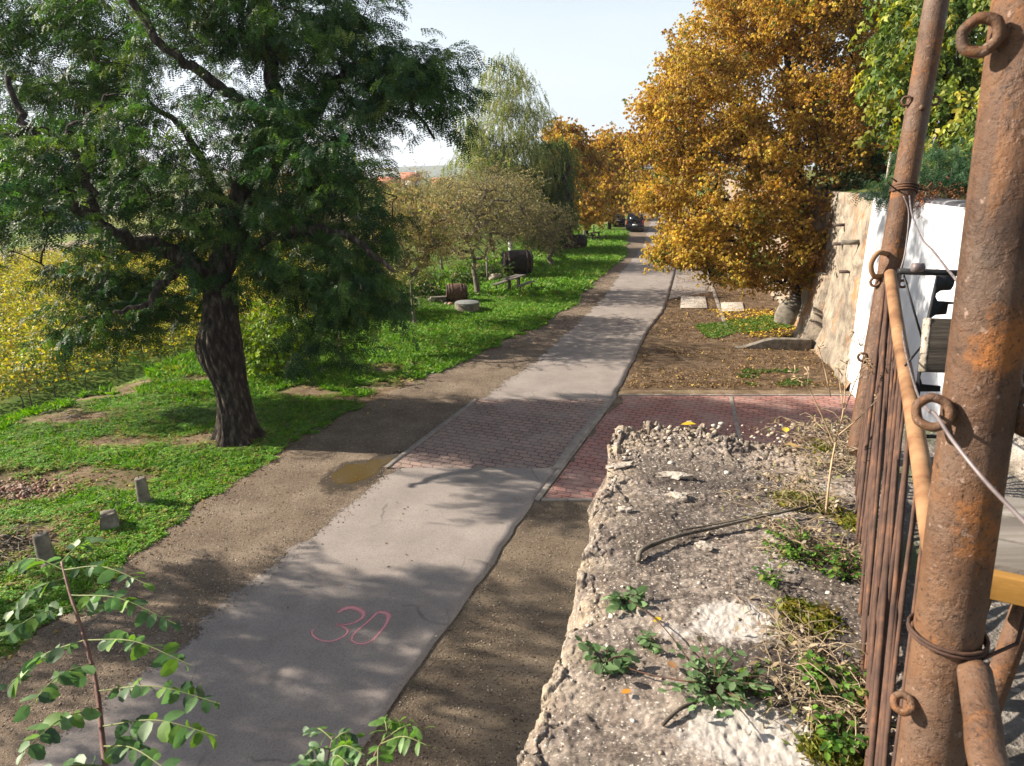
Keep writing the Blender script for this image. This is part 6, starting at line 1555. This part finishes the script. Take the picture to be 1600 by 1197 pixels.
# tall dead stalk
g = G(1288, 805, WT); dp_ = thing('dead_stalk', g, 'tall dry branching weed stalk standing before the red driveway', 'dry plant'); zs = proj(g)[2]
STK = nmat('straw_stalk', [(.3, (.30, .20, .11)), (.7, (.50, .37, .23))], 30, 3, .9, bstr=0)
sp = lambda px, py, dz=0: P(px, py, zs + dz)
sb = MB()
for pts, r0_, r1_ in (([(1290, 805), (1298, 735), (1306, 690), (1318, 640), (1322, 570)], .0042, .0016), ([(1302, 690), (1280, 640), (1262, 605), (1248, 590)], .003, .0012), ([(1310, 680), (1340, 655), (1375, 620)], .003, .001), ([(1320, 640), (1335, 600), (1352, 560)], .0026, .001), ([(1262, 605), (1263, 588), (1264, 582)], .0016, .001), ([(1318, 640), (1312, 600), (1310, 575)], .002, .001), ([(1330, 600), (1345, 588), (1356, 570)], .0016, .0008), ([(1302, 700), (1290, 675), (1275, 660)], .0018, .0008), ([(1255, 598), (1244, 592), (1240, 584)], .0014, .0008), ([(1322, 600), (1328, 560), (1333, 520)], .0018, .0008), ([(1298, 620), (1288, 575), (1280, 545)], .0022, .001)):
    p = catmull([sp(*q, rng.normal(0, .02)) for q in pts], 5); sb.tube(p, np.linspace(r0_, r1_, len(p)), 5, cap=False)
hd = sb
for px, py in ((1248, 590), (1264, 582), (1240, 584), (1322, 568), (1352, 560), (1375, 620), (1356, 570), (1333, 520), (1310, 575), (1275, 660), (1280, 545), (1255, 592), (1345, 540), (1362, 575)):
    c = sp(px, py)
    for j in range(7): q = c + rng.normal(0, .008, 3); hd.tube([c, (c + q) / 2, q + rng.normal(0, .008, 3)], [.0012, .001, .0022], 4)
sb.build('stem', STK, dp_, smooth=True)
# bent twig and small stick
def onwall(px, py, h=.006):
    q_ = G(px, py, WT); q_[2] = zat(np.array([q_[0]]), np.array([q_[1]]))[0][0] + h; return q_
o = MB().tube(catmull([onwall(997, 880, .012), onwall(1001, 870, .02), onwall(1020, 860, .02), onwall(1060, 846, .02), onwall(1120, 832, .018), onwall(1190, 818, .02), onwall(1275, 803, .03)], 6), np.linspace(.0085, .004, 37), 7).build('twig', BARK_GREY, smooth=True); tag(o, 'long bent grey twig lying across the wall top', 'twig')
o = MB().tube(catmull([onwall(1060, 838, .02), onwall(1130, 827, .024), onwall(1200, 813, .022), onwall(1262, 807, .03)], 6), np.linspace(.003, .002, 19), 5).build('twig', BARK_GREY, smooth=True); tag(o, 'thin straight twig lying alongside the long bent one', 'twig')
o = MB().tube(catmull([onwall(1035, 1137), onwall(1060, 1118, .012), onwall(1086, 1103)], 5), .0045, 6).build('twig', DARKWOOD, smooth=True); tag(o, 'short dark stick lying below the bushy blue green weed', 'twig')
o = MB().tube(catmull([onwall(968, 1043, .012), onwall(1010, 1060, .02), onwall(1060, 1082, .03), onwall(1090, 1085, .03)], 5), .0018, 5).build('runner_stem', RUSTD, smooth=True); tag(o, 'thin creeping stem joining the near rosette to the bushy weed', 'stem')
o = MB().tube(catmull([onwall(992, 950, .015), onwall(1030, 985, .025), onwall(1070, 1040, .03), onwall(1090, 1075, .03)], 5), .0016, 5).build('runner_stem', RUSTD, smooth=True); tag(o, 'thin creeping stem joining the farther rosette to the bushy weed', 'stem')
for k, (px, py, lab, s_) in enumerate(((1063, 668, 'yellow fallen leaf on the far end of the wall', .07), (1228, 677, 'bright yellow fallen leaf on the wall near the dry stalk', .06), (1252, 703, 'tan curled fallen leaf on the wall before the far post', .07), (1032, 968, 'small yellow leaf left of the white patch', .03), (1042, 1040, 'small brown curled leaf above the bushy weed', .03), (970, 1085, 'small orange leaf right of the near rosette', .025), (1335, 1110, 'pale dry leaf at the foot of the fence', .05))):
    p = onwall(px, py, .012); v6 = np.array([[0, 0, 0], [.35, .28, .06], [.7, .22, .12], [1, 0, .02], [.7, -.22, .1], [.35, -.28, .08]]) * s_
    o = MB().scatter(v6, np.array([[0, 1, 2, 3], [0, 3, 4, 5]]), p[None], rotm('z', np.array([k * 1.3])), 1.0, np.array([[(.62, .42, .04), (.62, .45, .05), (.42, .28, .12), (.6, .42, .04), (.3, .16, .07), (.5, .2, .03), (.5, .4, .28)][k]])).build('fallen_leaf', DRY); tag(o, lab, 'leaf')

# ------------------------------------------------------------------ robinia shoots at the near edge
def oval(L, W_o):
    return np.array([[0, 0, 0], [L * .2, W_o * .42, -.001], [L * .55, W_o * .5, -.002], [L * .88, W_o * .3, -.003], [L, 0, -.004], [L * .88, -W_o * .3, -.003], [L * .55, -W_o * .5, -.002], [L * .2, -W_o * .42, -.001], [L * .5, 0, -.14 * W_o]]) - np.array([[0, 0, 0]] * 3 + [[0, 0, L * .10]] + [[0, 0, L * .20]] + [[0, 0, L * .10]] + [[0, 0, 0]] * 3)
OF = np.array([[0, 1, 2, 8], [8, 2, 3, 4], [0, 8, 6, 7], [8, 4, 5, 6]])
GSTK = nmat('green_stalk', [(.3, (.13, .17, .05)), (.7, (.24, .26, .10))], 30, 3, .6, bstr=0)
SHL = leafmat('shoot_leaf', .35, .5, spec=.4)
def shoot(stem_px, stem_r, leaves, label, seed, ll=.032, lw=.023, pal=None):
    rr_ = np.random.default_rng(seed)
    sp_ = catmull([P(*q) for q in stem_px], 8); root = thing('robinia_shoot', sp_[0], label, 'sapling')
    MB().tube(sp_, np.linspace(stem_r, stem_r * .4, len(sp_)), 8).build('stem', nmat('young_stem', [(.3, (.12, .05, .04)), (.7, (.26, .15, .12))], 20, 4, .6, 60, .2), root, smooth=True)
    st = MB(); lv = MB()
    pal = pal or [((.085, .17, .06), 4), ((.11, .21, .07), 3), ((.14, .26, .04), 2.5), ((.07, .13, .06), 2)]
    for (t_, tip_px, tip_zc, n) in leaves:
        n = int(n * 1.3) + 1
        p0 = sp_[int(t_ * (len(sp_) - 1))]; p1 = P(*tip_px, tip_zc); m_ = (p0 + p1) / 2 + np.array([0, 0, .05 * np.linalg.norm(p1 - p0) + .012])
        pts = catmull([p0, m_, p1], 8); st.tube(pts, np.linspace(.0016, .0007, len(pts)), 5, cap=False)
        ax = pts[-1] - pts[0]; ax /= np.linalg.norm(ax); yaw = math.atan2(ax[1], ax[0])
        for j in range(n):
            q = .22 + .76 * j / max(n - 1, 1); pp = pts[min(int(q * (len(pts) - 1)), len(pts) - 1)]
            for sd in (-1, 1):
                if j == n - 1 and sd == 1: continue
                R = rotm('z', np.array([yaw + (sd * rr_.uniform(1.0, 1.5) if j < n - 1 else 0)])) @ rotm('x', np.array([sd * rr_.uniform(-.6, 1.2)])) @ rotm('y', np.array([rr_.uniform(-.35, .9)]))
                c_ = palette(1, pal, rr_)
                lv.scatter(oval(ll, lw * rr_.uniform(.75, 1.1)), OF, pp[None], R, rr_.uniform(.6, 1.2), c_)
    st.build('leaf_stalk', GSTK, root, smooth=True); lv.build('leaves', SHL, root); return root
shoot([(192, 1330, 1.12), (165, 1197, 1.22), (152, 1080, 1.30), (133, 1000, 1.36), (110, 930, 1.42), (96, 878, 1.46)], .0058,
      [(.97, (20, 880), 1.5, 4), (1.0, (160, 845), 1.6, 5), (.95, (235, 915), 1.35, 6), (.9, (10, 965), 1.45, 7), (.8, (275, 975), 1.35, 8), (.75, (-10, 1010), 1.3, 6), (.62, (300, 1040), 1.28, 8), (.6, (5, 1080), 1.4, 8), (.5, (40, 1110), 1.15, 6), (.42, (345, 1100), 1.25, 9), (.35, (30, 1180), 1.1, 7), (.3, (340, 1150), 1.2, 9), (.25, (270, 1210), 1.1, 7), (.2, (60, 1220), 1.15, 6), (.7, (180, 950), 1.55, 6)],
      'young robinia shoot with reddish stem and round leaflets at the lower left', 5)
shoot([(545, 1340, 1.05), (560, 1250, 1.1), (588, 1175, 1.14), (606, 1150, 1.16)], .003, [(.97, (665, 1140), 1.2, 6), (.9, (625, 1128), 1.25, 4), (.8, (668, 1165), 1.1, 4), (.75, (590, 1205), 1.05, 3), (1., (600, 1128), 1.2, 2)], 'small robinia shoot with narrow leaves at the bottom over the earth verge', 6, .027, .012, [((.10, .2, .04), 3), ((.13, .24, .05), 2)])
shoot([(490, 1330, 1.05), (505, 1230, 1.12), (512, 1190, 1.16), (520, 1150, 1.2)], .0026, [(.97, (480, 1145), 1.25, 4), (.95, (560, 1150), 1.2, 6), (.85, (465, 1195), 1.15, 5), (.8, (570, 1180), 1.12, 7), (.7, (545, 1195), 1.1, 5), (.65, (470, 1210), 1.1, 4)], 'small robinia shoot with curled stalks at the bottom over the asphalt', 7, .022, .013)

# ------------------------------------------------------------------ autumn haze over the plain
hz_m = bpy.data.materials.new('haze'); hz_m.use_nodes = True; t = hz_m.node_tree; t.nodes.clear()
ho = t.nodes.new('ShaderNodeOutputMaterial'); hv = t.nodes.new('ShaderNodeVolumePrincipled')
hv.inputs['Color'].default_value = (.86, .91, 1.0, 1); hv.inputs['Density'].default_value = .00022; hv.inputs['Anisotropy'].default_value = .3
t.links.new(hv.outputs[0], ho.inputs['Volume'])
o = MB().box((0, 2000, 72), (9000, 4700, 170)).build('haze', hz_m); tag(o, 'pale autumn haze over the plain', 'haze', kind='stuff')
